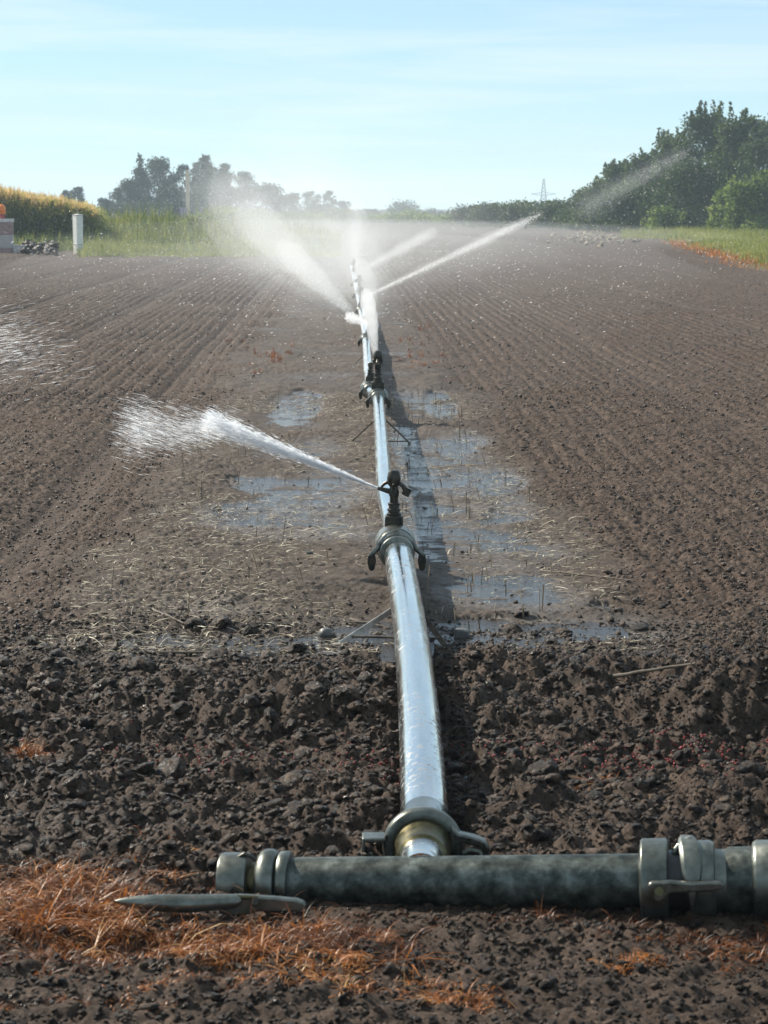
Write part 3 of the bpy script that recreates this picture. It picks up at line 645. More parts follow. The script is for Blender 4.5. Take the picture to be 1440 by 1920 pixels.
def sprinkler(o, k, yaw, tilt, label, plain_cap=False, style=0):
    """impact sprinkler standing on a coupling; o = top of the socket"""
    r = empty('sprinkler', tuple(map(float, o)), 0); tag(r, label, 'sprinkler', 'impact sprinklers standing on the pipe couplings')
    o = np.array(o, float); cy, sy = math.cos(yaw), math.sin(yaw)
    def W(x, y, z): return o + k * np.array((cy * x - sy * y, sy * x + cy * y, z))
    q = MB(); q.box(o + (0, 0, .008 * k), (.082 * k, .075 * k, .056 * k)); q.build('base_block', m_dark, r, bevel=.006 * k)
    q = MB(); q.lathe(o, (0, 0, 1), [(k * a, k * c) for a, c in [(.03, .032), (.042, .033), (.046, .033), (.048, .026), (.056, .026), (.058, .030), (.066, .030), (.068, .024), (.08, .023), (.082, .027), (.092, .027), (.094, .019), (.125, .019)]], 24); q.build('riser', m_dark, r, angle=25)
    if plain_cap:
        q = MB(); q.lathe(o, (0, 0, 1), [(k * .12, k * .024), (k * .15, k * .025), (k * .155, k * .02)], 20); q.build('cap', m_grey, r, angle=30); return r, None
    q = MB(); q.lathe(o, (0, 0, 1), [(k * a, k * c) for a, c in [(.12, .014), (.125, .022), (.150, .024), (.158, .020), (.175, .018), (.185, .012)]], 24); q.build('body', m_dark, r, angle=35)
    ct, st_ = math.cos(tilt), math.sin(tilt)
    q = MB(); q.tube([W(0, 0, .140), W(.03 * ct, 0, .140 + .03 * st_), W(.075 * ct, 0, .140 + .075 * st_)], [.015 * k, .012 * k, .0075 * k], 14); q.build('nozzle', m_dark, r)
    # bridge: two posts and the spring dome
    q = MB()
    for s_ in (-1, 1): q.tube([W(0, s_ * .020, .150), W(0, s_ * .030, .18), W(0, s_ * .022, .212), W(0, 0, .222)], .006 * k, 10)
    q.build('bridge', m_dark, r)
    q = MB(); q.lathe(o, (0, 0, 1), [(k * a, k * c) for a, c in [(.168, .020), (.178, .029), (.205, .031), (.232, .026), (.240, .021), (.243, .010)]], 20); q.build('spring_cap', m_dark, r, angle=40)
    q = MB(); q.tube([W(-.058, .008, .150), W(-.042, .006, .170), W(-.018, .0, .188), (W(.018, .0, .190)), W(.042, -.004, .180), W(.058, -.006, .164)], [.015 * k, .010 * k, .009 * k, .009 * k, .008 * k, .006 * k], 10); q.box(W(-.060, .01, .146), (.034 * k, .030 * k, .036 * k), Matrix.Rotation(yaw, 3, 'Z') @ Matrix.Rotation(R(-25), 3, 'Y'))
    q.tube([W(.058, -.006, .164), W(.044, -.004, .150), W(.02, 0, .146)], .005 * k, 8)
    q.build('swing_arm', m_dark, r)
    return r, W(.078 * ct, 0, .140 + .078 * st_)

Z2 = .175
def C(px, py): # coupling centre from its pixel, pipe axis at height Z2
    return G(px, py, Z2)
c1 = np.array(P(744, 1036, 8.16)); c1[2] = .108
c2 = C(709, 748); c2b = C(694, 743); c2b = np.array((c2b[0], c2[1] + .62, Z2)); c3 = C(686.5, 638); c4 = C(677, 583); c5 = C(671, 553); c6 = C(666.5, 531); c7 = C(663, 515)
cs = [c1, c2, c2b, c3, c4, c5, c6, c7]
r_s = .0365
coupling(pp1, c1, c1 - p1w[-3], .079, .0535)
def mid_pts(a, b, extra=()):
    return [a] + list(extra) + [b]
q0 = c1 + np.array((-.012, .30, .045)); e1 = P(722, 930, 9.3); e1[2] = Z2 - .002; e2 = P(713.5, 800, 12.1); e2[2] = Z2
pp2 = pipe_thing('bright slim tube between the first and second sprinkler', [q0, e1, P(717.5, 865, 10.5), e2, c2 - (0, .02, 0)], r_s, (float(e1[0]), 11.2, 0)); coupling(pp2, c2, c2 - e2, .066, r_s)
pp3 = pipe_thing('very short pipe piece just behind the second sprinkler', [c2 + (0, .15, 0), c2b], r_s, (float(c2[0]), 14.3, 0)); coupling(pp3, c2b, (-.05, 1, 0), .064, r_s)
pp4 = pipe_thing('bright slim tube beyond the second sprinkler, partly behind its upright jet', [c2b + (0, .2, 0), P(690, 690, 16.6) * (1, 1, 0) + (0, 0, Z2), c3], r_s, (float(c3[0]) + .05, 17.3, 0)); coupling(pp4, c3, c3 - c2b, .062, r_s)
pp5 = pipe_thing('pale tube between the low lens-shaped spray and the next dark coupling', [c3 + (0, .2, 0), c4], r_s, (float(c4[0]), 22.8, 0)); coupling(pp5, c4, c4 - c3, .062, r_s)
pp6 = pipe_thing('pale far tube ending where the jet to the right leaves', [c4 + (0, .2, 0), c5], r_s, (float(c5[0]), 28, 0)); coupling(pp6, c5, c5 - c4, .062, r_s)
pp7 = pipe_thing('farthest pale tube fading into the white mist', [c5 + (0, .2, 0), c6, c7, C(659, 500)], r_s, (float(c6[0]), 38, 0)); coupling(pp7, c6, c6 - c5, .062, r_s)

sp1, n1 = sprinkler(c1 + np.array((-.010, .21, .080)), .86, R(172), R(14), 'largest dark sprinkler on the nearest coupling, its jet shooting left over the mud')
sp2, n2 = sprinkler(c2 + np.array((-.002, .13, .066)), .98, R(95), R(12), 'black sprinkler in silhouette on the second coupling, jet going away from it')
sp2b, _ = sprinkler(c2b + np.array((0, .12, .06)), .8, 0, 0, 'grey capped riser without a jet, just behind the black sprinkler', True)
sp3, n3 = sprinkler(c3 + np.array((.03, .14, .06)), .9, R(170), R(10), 'small dark sprinkler hidden by a low white lens-shaped spray')
sp4, n4 = sprinkler(c4 + np.array((0, .14, .06)), .9, R(120), R(20), 'far sprinkler sending the broad white jet up to the left')
sp5, n5 = sprinkler(c5 + np.array((.02, .14, .06)), .9, R(40), R(14), 'far sprinkler sending the thin jet up to the right')
sp6, n6 = sprinkler(c7 + np.array((0, .14, .06)), .9, R(60), R(14), 'farthest sprinkler lost in the white mist')

# --- pipe supports
def leg(r, a, b, wd, m):
    q = MB(); a = np.array(a); b = np.array(b); d = b - a; d /= np.linalg.norm(d); s_ = np.cross(d, (0, 1, 0)); s_ /= np.linalg.norm(s_)
    rr_ = []
    for p in (a, b): rr_.append([p - s_ * wd - np.array((0, .003, 0)), p + s_ * wd - np.array((0, .003, 0)), p + s_ * wd + np.array((0, .003, 0)), p - s_ * wd + np.array((0, .003, 0))])
    q.rings(rr_); return q.build('leg', m, r, smooth=False, bevel=.001)
def support(label, tl, tr, fl, fr, wd, m1, m2):
    r = empty('pipe_support', tuple(map(float, ((fl[0] + fr[0]) / 2, fl[1], 0)))); tag(r, label, 'pipe support', 'splayed steel supports under the pipe')
    leg(r, tl, fl, wd, m1); leg(r, tr, fr, wd, m2)
    q = MB(); q.tube([tl, (np.array(tl) + tr) / 2 + (0, 0, .012), tr], .006, 8); q.build('saddle', m2, r)
    q = MB(); q.tube([np.array(fl) * .8 + np.array(tl) * .2, np.array(fr) * .8 + np.array(tr) * .2], .004, 8); q.build('cross_bar', m2, r)
    return r
f1, f2 = G(636, 1197, .02), G(836, 1201, .02); f1[2] -= .02; f2[2] -= .02
support('nearest support with a bright left leg, foot beside a puddle', np.array((.050, 7.22, .075)), np.array((.105, 7.22, .075)), f1, f2, .0095, m_bar_steel, m_steel2)
f1, f2 = G(648, 832, 0), G(776, 832, 0); f1[2] -= .02; f2[2] -= .02
support('thin rusty support with both legs showing, in front of the second sprinkler', np.array((-.045, 13.0, .15)), np.array((.0, 13.0, .15)), f1, f2, .005, m_steel2, m_steel2)
f1, f2 = G(652, 690, 0), G(730, 690, 0); f1[2] -= .02; f2[2] -= .02
support('faint thin support beyond the second sprinkler, right leg behind the jet', np.array((-.15, 19.0, .15)), np.array((-.11, 19.0, .15)), f1, f2, .005, m_steel, m_steel)

# --- two small grey stones by the nearest support
m_stone = plain('grey_stone', (.085, .085, .08), .5, 0, .35, 40)
for px, py, sz, lab in ((612, 1192, (.052, .05, .040), 'rounded grey stone left of the nearest support foot'), (866, 1194, (.052, .05, .045), 'squarish grey block right of the nearest support foot')):
    p = G(px, py, 0); V = JV * (1 + .10 * rng.normal(size=(len(JV), 1))); V = np.sign(V) * np.abs(V) ** (.85 if px < 700 else .55)
    V = V * np.array(sz) * .5
    o = raw_mesh('stone', V, JF, m_stone, px < 700); o.location = (p[0], p[1], float(gz(p[0], p[1])[0]) + .008); tag(o, lab, 'stone')

# --- a few sticks
m_stick = plain('wet_twig', (.10, .075, .05), .55, 0, .4, 60)
def stick(a, b, r, label, z=.03):
    A = G(*a, z); B = G(*b, z); n_ = 7; pts = []
    for t in np.linspace(0, 1, n_):
        p = A * (1 - t) + B * t + rng.normal(size=3) * r * .8; p[2] = float(gz(p[0], p[1])[0]) + r * .8 + .004; pts.append(p)
    pts[0][2] = max(pts[0][2], pts[1][2] - .01)
    zs = np.array([p[2] for p in pts]); ln = np.linspace(zs[0], zs[-1], n_); up = np.max(zs - ln)
    for p, q_ in zip(pts, ln): p[2] = q_ + up * .7
    q = MB(); q.tube(pts, list(np.linspace(r, r * .55, n_)), 8); o = q.build('stick', m_stick, origin=pts[0]); tag(o, label, 'stick', 'loose twigs on the soil')
stick((1150, 1288), (1305, 1305), .006, 'brown twig lying across the right-hand soil lumps')
stick((300, 1236), (445, 1238), .005, 'straight twig along the near edge of the left puddle', .0)
stick((655, 1168), (728, 1178), .006, 'dark stick lying behind the bright support leg', .0)
stick((285, 1158), (345, 1184), .004, 'pale thin stalk lying on the mud left of the pipe', .0)
stick((1050, 1082), (1190, 1102), .004, 'thin stalk on the mud right of the pipe', .0)
stick((560, 1790), (610, 1745), .0028, 'bent orange stalk poking up before the header pipe', .02)

# ------------------------------------------------------------------ left edge: post and barrier
m_white = plain('weathered_white_paint', (.84, .82, .74), .6, 0, .10, 14)
base = G(147, 476); root = empty('marker_post', (float(base[0]), float(base[1]), 0), R(41), local=True); tag(root, 'white square marker post at the left field edge', 'post')
q = MB(); hh = 1.14; rr_ = [[(sx * wv, sy * wv, zv) for sx, sy in ((-1, -1), (1, -1), (1, 1), (-1, 1))] for zv, wv in ((-.1, .105), (hh - .03, .115), (hh, .11))]
q.rings(rr_); o = q.build('shaft', m_white, root, smooth=False, bevel=.01)
q = MB(); q.rings([[(sx * wv, sy * wv, zv) for sx, sy in ((-1, -1), (1, -1), (1, 1), (-1, 1))] for zv, wv in ((hh, .12), (hh + .025, .12), (hh + .06, .02))]); q.build('post_cap', plain('grey_post_cap', (.42, .42, .40), .7), root, smooth=False)
q = MB(); q.box((0, 0, .28), (.226, .226, .02)); q.build('band', plain('pale_band', (.55, .50, .40), .7), root, smooth=False)

base = G(8, 474); Yb = base[1]
root = empty('road_barrier', tuple(map(float, (base[0], base[1], 0)))); tag(root, 'faded grey and red banded barrier cut off at the left edge', 'barrier')
m_bar = plain('faded_barrier_grey', (.42, .38, .37), .7, 0, .12, 6); m_barr = plain('faded_barrier_red', (.30, .19, .18), .7, 0, .25, 9)
def slab(x0, x1, z0, z1, y, th, name, m):
    q = MB(); q.box(((x0 + x1) / 2, y, (z0 + z1) / 2), (x1 - x0, th, z1 - z0)); return q.build(name, m, None, smooth=False, bevel=.01)
for x0, x1, z0, z1, th, nm, mt in ((-.62, .27, .0, .14, .32, 'foot', m_barr), (-.62, .28, .143, .55, .28, 'panel', m_bar), (-.62, .28, .553, .93, .28, 'panel', m_barr), (-.64, .30, .933, 1.04, .33, 'rail', plain('white_rail', (.62, .60, .58), .6))):
    o = slab(x0, x1, z0, z1, 0, th, nm, mt); o.parent = root
o = slab(.30, .74, -.02, .24, -.02, .35, 'foot_block', m_bar); o.parent = root
p = P(3, 402, Yb); root2 = empty('warning_lamp', (float(p[0]), float(p[1]), 1.04), local=True); tag(root2, 'orange warning lamp with red base on top of the barrier', 'warning lamp')
q = MB(); q.lathe((0, 0, 0), (0, 0, 1), [(0, .10), (.03, .105), (.11, .09), (.13, .06)], 20); q.build('lamp_base', plain('lamp_red', (.36, .05, .05), .5), root2)
m_or, n, l, b = mat('orange_lens'); b.inputs['Base Color'].default_value = (.85, .22, .02, 1); b.inputs['Roughness'].default_value = .25
b.inputs['Transmission Weight'].default_value = .0; b.inputs['Subsurface Weight'].default_value = .3
q = MB(); q.lathe((0, 0, 0), (0, 0, 1), [(.13, .06), (.15, .10), (.20, .125), (.30, .13), (.38, .11), (.43, .06), (.44, .02)], 24); q.build('lens', m_or, root2)

# ------------------------------------------------------------------ vegetation
def leaf_tris(pos, size, up_bias=0.0, asp=.55):
    n = len(pos); Rm = rand_rot(n)
    base = np.array([(-.5, 0, 0), (0, -asp / 2, .06), (.5, 0, 0), (0, asp / 2, .06)])
    v = np.einsum('nij,kj->nki', Rm, base) * size[:, None, None] + pos[:, None]
    f = (np.arange(n) * 4)[:, None] + np.array([0, 1, 2, 3])[None]
    return v.reshape(-1, 3), f
def crown_points(n, blobs):
    """blobs: (cx,cy,cz,rx,ry,rz); points biased to the shells"""
    w_ = np.array([b[3] * b[5] for b in blobs]); k = rng.choice(len(blobs), n, p=w_ / w_.sum())
    B = np.array(blobs)[k]; d = rng.normal(size=(n, 3)); d /= np.linalg.norm(d, axis=1)[:, None]
    r = rng.random(n) ** .45
    return B[:, :3] + d * B[:, 3:] * (r + .16 * rng.normal(size=n))[:, None] + rng.normal(size=(n, 3)) * .05 * B[:, 3:]
m_bark = plain('bark', (.06, .05, .04), .9, 0, .3, 5)
def tree(name, label, cat, group, base, H, Wd, n_leaf, lsize, m, shape='round', seed=0, trunk=.25, tint=(0, 1), depth=None):
    rs = np.random.default_rng(seed); base = np.array(base, float)
    r = empty(name, tuple(map(float, base))); tag(r, label, cat, group)
    D = depth or Wd; blobs = []; tops = []
    if shape == 'cone':
        for t in np.linspace(.12, .97, 12):
            rad = Wd / 2 * (1 - t) ** .75 * (1 + .2 * rs.normal())
            for j in range(3 if t < .8 else 1):
                a = rs.random() * 6.28; q_ = rad * .35 * (t < .8); blobs.append((q_ * math.cos(a), q_ * math.sin(a), H * t, max(rad * .75, .25), max(rad * .75, .25), H * .07))
    else:
        nb = 24 if shape == 'round' else 30
        for i in range(nb):
            a = rs.random() * 6.28
            if shape == 'dome':
                t = .1 + .9 * (i + .5) / nb; e = max(.0, 1 - t) ** .75 + .12 * (t > .9) * 0
                q_ = Wd / 2 * e * rs.random() ** .5 * .8; s_ = Wd * (.05 + .16 * (1 - t) ** .5)
            elif shape == 'round':
                t = trunk + (1 - trunk) * (i + .5) / nb; e = math.sin(math.pi * min(1, max(.08, (t - trunk * .6) / (1.02 - trunk * .6))) ** .8) ** .6
                q_ = Wd / 2 * e * (.2 + .75 * rs.random()); s_ = Wd * (.10 + .15 * rs.random())
            else:
                t = .04 + .96 * (i + .5) / nb; e = max(.12, 1 - t ** 2.4) ** .5
                q_ = Wd / 2 * e * rs.random() ** .5; s_ = Wd * (.15 + .10 * rs.random())
            blobs.append((q_ * math.cos(a), q_ * D / Wd * math.sin(a), min(H * t, H - s_ * .7), s_, s_ * D / Wd, s_ * .75))
    pts = crown_points(n_leaf, blobs)
    if shape == 'shoots' and H > 2.5:
        k = int(n_leaf * .22); nb = 46; bx = np.array(blobs)
        i = rs.integers(0, len(bx), nb); d = rs.normal(size=(nb, 3)); d[:, 2] = np.abs(d[:, 2]) + .5; d /= np.linalg.norm(d, axis=1)[:, None]
        st = bx[i, :3] + d * bx[i, 3:] * .9; ln = H * (.05 + .10 * rs.random(nb)); j = rs.integers(0, nb, k); t = rs.random(k)
        dv = np.stack((.25 * rs.normal(size=nb), .25 * rs.normal(size=nb), np.ones(nb)), -1)
        pts = np.concatenate((pts, st[j] + dv[j] * (ln[j] * t)[:, None] + rs.normal(size=(k, 3)) * (.10 * (1 - .7 * t))[:, None]))
    pts[:, 2] = np.abs(pts[:, 2])
    sz = lsize * (.6 + .8 * rng.random(len(pts)))
    V, F = leaf_tris(pts, sz)
    cl_t = .5 + .35 * np.sin(pts[:, 0] * 2.1 + seed) * np.sin(pts[:, 2] * 1.7) + .3 * rng.normal(size=len(pts))
    tv = np.clip(tint[0] + (tint[1] - tint[0]) * np.clip(cl_t, 0, 1), 0, 1)
    o = raw_mesh('crown', V, F, m, attrs={'tint': np.repeat(tv, 4)}); o.parent = r
    q = MB(); tr = max(.05, H * .022); q.tube([(0, 0, -.3), (0.02 * H * rs.normal(), 0, H * .3), (0.03 * H * rs.normal(), 0, H * .62), (0, 0, H * .85)], [tr * 1.3, tr, tr * .6, tr * .2], 9)
    for i in range(5):
        b_ = blobs[rs.integers(0, len(blobs))]; h0 = H * (.2 + .35 * rs.random()); q.tube([(0, 0, h0), (b_[0] * .5, b_[1] * .5, (h0 + b_[2]) / 2), b_[:3]], [tr * .5, tr * .35, tr * .12], 7)
    t_ = q.build('trunk', m_bark, None); t_.parent = r
    return r
m_far = foliage('far_leaf', [(0, (.015, .024, .014)), (.5, (.032, .05, .022)), (1, (.06, .08, .03))], .25)
m_hedge = foliage('hedge_leaf', [(0, (.018, .034, .010)), (.5, (.045, .080, .018)), (1, (.10, .145, .035))], .4, .5, .4)
m_hedge2 = foliage('light_bush_leaf', [(0, (.05, .085, .02)), (.5, (.13, .19, .045)), (1, (.24, .29, .08))], .6)
m_weed = foliage('weed_leaf', [(0, (.05, .075, .018)), (.5, (.14, .18, .04)), (1, (.32, .31, .09))], .5)
GT = 'dark trees far beyond the left field edge'
def far(px, top, wpx, Y, label, shape='round', seed=0, n=3600, trunk=.25, tint=(0, 1), base_py=None):
    b_ = P(px, 400, Y); H = float(P(px, top, Y)[2]); Wd = wpx * Y / FPX
    return tree('tree', label, 'tree', GT, (b_[0], Y, 0), H, Wd * 1.12, int(n * 1.9), Wd * .035 + .12, m_far, shape, seed, trunk, tint)
far(123, 356, 22, 260, 'smallest flat-topped tree behind the corn, left of a slightly taller one', 'round', 1, 900, .45)
far(147, 350, 36, 262, 'lone bushy tree just above the corn tops', 'round', 2, 1600, .2)
far(196, 372, 34, 250, 'low dark tree at the right end of the corn', 'round', 3, 1500, .15)
far(221, 362, 34, 255, 'small dark tree in the gap left of the conifer', 'round', 4, 1500, .2)
far(264, 291, 74, 250, 'tallest pointed dark conifer on the left', 'cone', 5, 4200)
far(300, 295, 62, 256, 'tall ragged tree touching the right side of the conifer', 'round', 6, 3200, .15)
far(250, 335, 62, 246, 'dark rounded tree at the foot of the conifer', 'round', 7, 2600, .1)
far(342, 308, 40, 252, 'ragged tree in front of the left edge of the dome-shaped tree', 'round', 8, 1800, .15)
far(320, 350, 70, 244, 'broad dark tree under the gap between conifer and dome-shaped tree', 'round', 9, 2600, .08)
far(412, 325, 60, 246, 'dark tree below the right slope of the pointed dome-shaped tree', 'round', 10, 2400, .1)
far(370, 345, 70, 240, 'broad dark tree below the pointed dome-shaped tree', 'round', 11, 2600, .08)
far(366, 304, 40, 258, 'round-topped tree overlapping the left slope of the pointed dome-shaped tree', 'round', 23, 2200, .15)
far(419, 306, 44, 258, 'round-topped tree overlapping the right slope of the pointed dome-shaped tree', 'round', 24, 2400, .15)
far(394, 316, 50, 252, 'dark round tree in front of the pointed dome-shaped tree', 'round', 25, 2400, .1)
far(458, 321, 46, 262, 'open-crowned tree right of the pointed roof with sky through it', 'round', 12, 1300, .45)
far(452, 350, 70, 248, 'wide low tree right of the dome-shaped tree', 'round', 13, 2200, .08)
far(502, 344, 62, 258, 'rounded tree behind the broad white jet', 'round', 14, 2000, .1)
far(545, 362, 50, 275, 'grey tree half lost in the spray', 'round', 15, 1400, .1)
far(583, 358, 34, 300, 'thin-topped tree seen through the spray', 'round', 16, 900, .3)
far(618, 357, 26, 310, 'narrow tree with a round tuft seen through the spray', 'round', 17, 800, .4)
far(643, 377, 34, 310, 'short tree right of the narrow tufted one', 'round', 18, 900, .15)
far(605, 383, 60, 300, 'low wide tree under the narrow tufted one', 'round', 19, 1200, .05)
far(690, 392, 60, 360, 'pale hazy tree just right of the upright plume', 'round', 20, 1000, .05)
far(755, 402, 70, 420, 'faintest low tree in the middle of the horizon', 'round', 21, 1000, .05)
far(812, 397, 46, 400, 'faint low tree left of the long hedge', 'round', 22, 800, .05)

# slim pale tower between the trees
Yh = 236.0; hb = P(352, 400, Yh); zt = float(P(352, 318, Yh)[2]); k = Yh / FPX
root = empty('tower', (float(hb[0]), Yh, 0), local=True); tag(root, 'slim pale ochre tower showing between the dark far trees', 'tower')
q = MB(); q.box((0, 0, zt / 2), (6.5 * k, 6.5 * k, zt)); q.build('shaft', plain('pale_ochre_plaster', (.60, .45, .28), .8), root, smooth=False)
q = MB(); q.box((0, 0, zt + .07), (8 * k, 8 * k, .14)); q.rings([[(sx * a, sy * a, z_) for sx, sy in ((-1, -1), (1, -1), (1, 1), (-1, 1))] for z_, a in ((zt + .142, 3.6 * k), (zt + .55, .03))]); q.build('roof', plain('dark_slate', (.06, .065, .07), .7), root, smooth=False)
far(389, 290, 84, 256, 'broad dome-shaped dark tree with a small pointed top', 'dome', 26, 4200, .1)
# lilac board on posts
p = P(344, 412, 150); top = float(P(344, 389, 150)[2])
root = empty('sign_board', (float(p[0]), 150, 0), local=True); tag(root, 'small lilac board on two posts before the dark trees', 'sign')
m_lil = plain('lilac_board', (.46, .40, .52), .6, 0, .06)
for sx in (-1, 1):
    q = MB(); q.box((sx * .125, 0, (top + .55) / 2), (.20, .05, top - .55)); q.build('panel', m_lil, root, smooth=False)
    q = MB(); q.tube([(sx * .125, .06, -.1), (sx * .125, .06, top - .05)], .03, 8); q.build('post', m_steel2, root)

# right-hand bushes
GH = 'tall bushes along the right field edge'
def bush(px, top, wpx, Y, base_py, label, shape='mass', seed=0, n=5200, m=m_hedge, ls=.17, tint=(0, 1), group=GH):
    b_ = P(px, base_py, Y); z0 = .1; H = float(P(px, top, Y)[2]) - z0; Wd = wpx * Y / FPX; shape = 'shoots' if shape in ('mass', 'shoots') else 'mass'
    return tree('bush', label, 'bush', group, (b_[0], Y, z0), H, Wd * 1.1, int(n * 1.5), ls, m, shape, seed, .06, tint, depth=Wd * .8)
bush(1112, 352, 79, 138, 430, 'shortest dark bush at the left end of the tall bushes', seed=31, n=5100)
bush(1160, 308, 100, 132, 430, 'second tall bush from the left end, with upright shoots', seed=32, n=6900)
bush(1215, 288, 100, 128, 430, 'bush behind the drifting spray, just left of the step up in height', seed=33, n=7500)
bush(1262, 252, 108, 124, 430, 'bush where the outline steps up to full height', seed=34, n=8400)
bush(1325, 212, 120, 120, 430, 'highest bush with shoots against the sky', seed=35, n=9900)
bush(1388, 218, 120, 118, 430, 'tall dark bush between the highest one and the frame edge', seed=36, n=9900)
bush(1450, 224, 124, 116, 430, 'tall bush cut by the right frame edge', seed=37, n=8400)
bush(1290, 300, 156, 113, 432, 'broad dark bush filling the front of the tall row', 'round', 38, 6000, tint=(0, .6))
bush(1195, 345, 144, 120, 432, 'mid-height grey-green bush under the drifting spray', 'round', 39, 4600, tint=(.1, .8))
bush(1420, 330, 132, 104, 434, 'light green leafy bush low at the right frame edge', 'shoots', 40, 4200, m_hedge2, .2)
bush(1365, 352, 72, 106, 432, 'small light green bush left of the leafy one at the frame edge', 'shoots', 41, 2200, m_hedge2, .2)
bush(1245, 385, 72, 110, 432, 'lowest light green bush at the foot of the row', 'round', 42, 1600, m_hedge2, .14)
bush(1130, 385, 108, 128, 432, 'low dark bush at the foot of the left end of the row', 'round', 43, 2600)
GL = 'low hazy hedge bushes behind the field'
for i, (px, top, wp, Y, lab) in enumerate(((885, 384, 60, 150, 'farthest and lowest bush of the hazy hedge, at its left end'), (930, 380, 70, 145, 'hazy hedge bush with the tip of the right jet below it'),
                                         (985, 377, 70, 140, 'hazy hedge bush left of the pylon'), (1035, 375, 70, 136, 'hazy hedge bush straight under the pylon'), (1080, 371, 60, 132, 'hazy hedge bush touching the tall bushes'))):
    bush(px, top, wp * 1.25, Y, 420, lab, 'round', 50 + i, 3400, m_hedge, .16, (.1, .9), GL)

GM = 'pale scrub bushes along the left and middle horizon'
for i, (px, top, wp, Y, lab) in enumerate(((418, 388, 70, 96, 'yellowish scrub bush in the weeds, under the broad white jet'), (476, 392, 56, 100, 'scrub bush at the right end of the left weeds'), (372, 402, 50, 92, 'low green scrub bush right of the lilac board'), (255, 402, 56, 98, 'low green scrub bush below the conifer'),
                                         (560, 397, 70, 175, 'scrub bush seen through the mist, left of the pipe end'), (640, 392, 40, 180, 'yellow-green scrub bush just left of the upright plume'), (705, 404, 70, 190, 'scrub bush just right of the upright plume'),
                                         (765, 408, 70, 190, 'pale low scrub bush above the tip of the short jet'), (815, 404, 56, 186, 'scrub bush behind the tip of the short jet'), (850, 410, 50, 180, 'lowest scrub bush, left of the hazy hedge'))):
    bush(px, top, wp * 1.2, Y, 425, lab, 'round', 70 + i, 2200, m_hedge2, .13 if Y < 120 else .2, (.2, 1), GM)

# pylon
Yp = 620.0; pb = P(1019, 388, Yp); Hp = float(P(1019, 335, Yp)[2])
root = empty('pylon', (float(pb[0]), Yp, 0), local=True); tag(root, 'thin lattice power pylon standing on the horizon behind the hedge', 'pylon')
m_py = plain('pylon_steel', (.10, .11, .12), .6, .3)
q = MB(); bw, tw = 1.1, .18
def pw(t): return bw + (tw - bw) * t
for sx, sy in ((-1, -1), (1, -1), (1, 1), (-1, 1)): q.tube([(sx * bw, sy * bw, 0), (sx * tw, sy * tw, Hp)], .07, 6)
ns = 9
for i in range(ns):
    t0, t1 = i / ns, (i + 1) / ns
    for sx, sy, ex, ey in ((-1, -1, 1, -1), (1, -1, 1, 1), (1, 1, -1, 1), (-1, 1, -1, -1)):
        q.tube([(sx * pw(t0), sy * pw(t0), Hp * t0), (ex * pw(t1), ey * pw(t1), Hp * t1)], .04, 5); q.tube([(ex * pw(t0), ey * pw(t0), Hp * t0), (sx * pw(t1), sy * pw(t1), Hp * t1)], .04, 5)
q.build('tower', m_py, root)
za = float(P(1019, 364, Yp)[2])
for sgn in (-1, 1):
    q = MB(); q.tube([(sgn * .4, 0, za - .35), (sgn * 3.3, 0, za + .05)], .06, 6); q.tube([(sgn * .4, 0, za + .45), (sgn * 3.3, 0, za + .1)], .06, 6)
    for f in (.35, .65, 1): q.tube([(sgn * 3.3 * f, 0, za), (sgn * 3.3 * f, 0, za - .45)], .05, 5)
    q.build('cross_arm', m_py, root)

# corn
m_corn = foliage('corn_leaf', [(0, (.08, .11, .03)), (.38, (.20, .25, .06)), (.62, (.38, .36, .10)), (.8, (.50, .37, .15)), (1, (.60, .42, .20))], .6)
nn = 5200
y = 78 + 50 * rng.random(nn) ** 1.4; pxx = -70 + 258 * rng.random(nn); x = (pxx - CX) * y / FPX
Ht = np.interp(pxx, [-70, 0, 90, 150, 188], [2.15, 2.02, 1.72, 1.50, 1.28]) * (1 + .06 * rng.normal(size=nn))
Rr, Ll, Ww, Aa, Uu, Cc, Tt = [], [], [], [], [], [], []
for k_ in range(8):
    f = (k_ + .5) / 8 * .8
    Rr.append(np.stack((x, y, Ht * f), -1)); Ll.append(.45 + .35 * rng.random(nn)); Ww.append(np.full(nn, .075)); Aa.append(rng.random(nn) * 6.28); Uu.append(.9 + .3 * rng.normal(size=nn)); Cc.append(1.9 + .5 * rng.random(nn)); Tt.append(np.clip(.05 + .62 * f + .18 * rng.normal(size=nn), 0, .8))
for k_ in range(4):
    Rr.append(np.stack((x, y, Ht * .80), -1)); Ll.append(Ht * (.16 + .08 * rng.random(nn))); Ww.append(np.full(nn, .05)); Aa.append(rng.random(nn) * 6.28); Uu.append(1.35 + .2 * rng.normal(size=nn)); Cc.append(.3 * rng.random(nn)); Tt.append(np.clip(.86 + .1 * rng.normal(size=nn), .6, 1))
Rr.append(np.stack((x, y, 0 * Ht), -1)); Ll.append(Ht * .92); Ww.append(np.full(nn, .05)); Aa.append(rng.random(nn) * 6.28); Uu.append(np.full(nn, 1.55)); Cc.append(np.zeros(nn)); Tt.append(np.full(nn, .35))
V, F = blades(np.concatenate(Rr), np.concatenate(Ll), np.concatenate(Ww), np.concatenate(Aa), np.concatenate(Uu), np.concatenate(Cc), 3)
tag(raw_mesh('corn_field', V, F, m_corn, attrs={'tint': np.repeat(np.concatenate(Tt), 8)}), 'standing corn with orange-brown tassels at the left field edge', 'corn', kind='stuff')

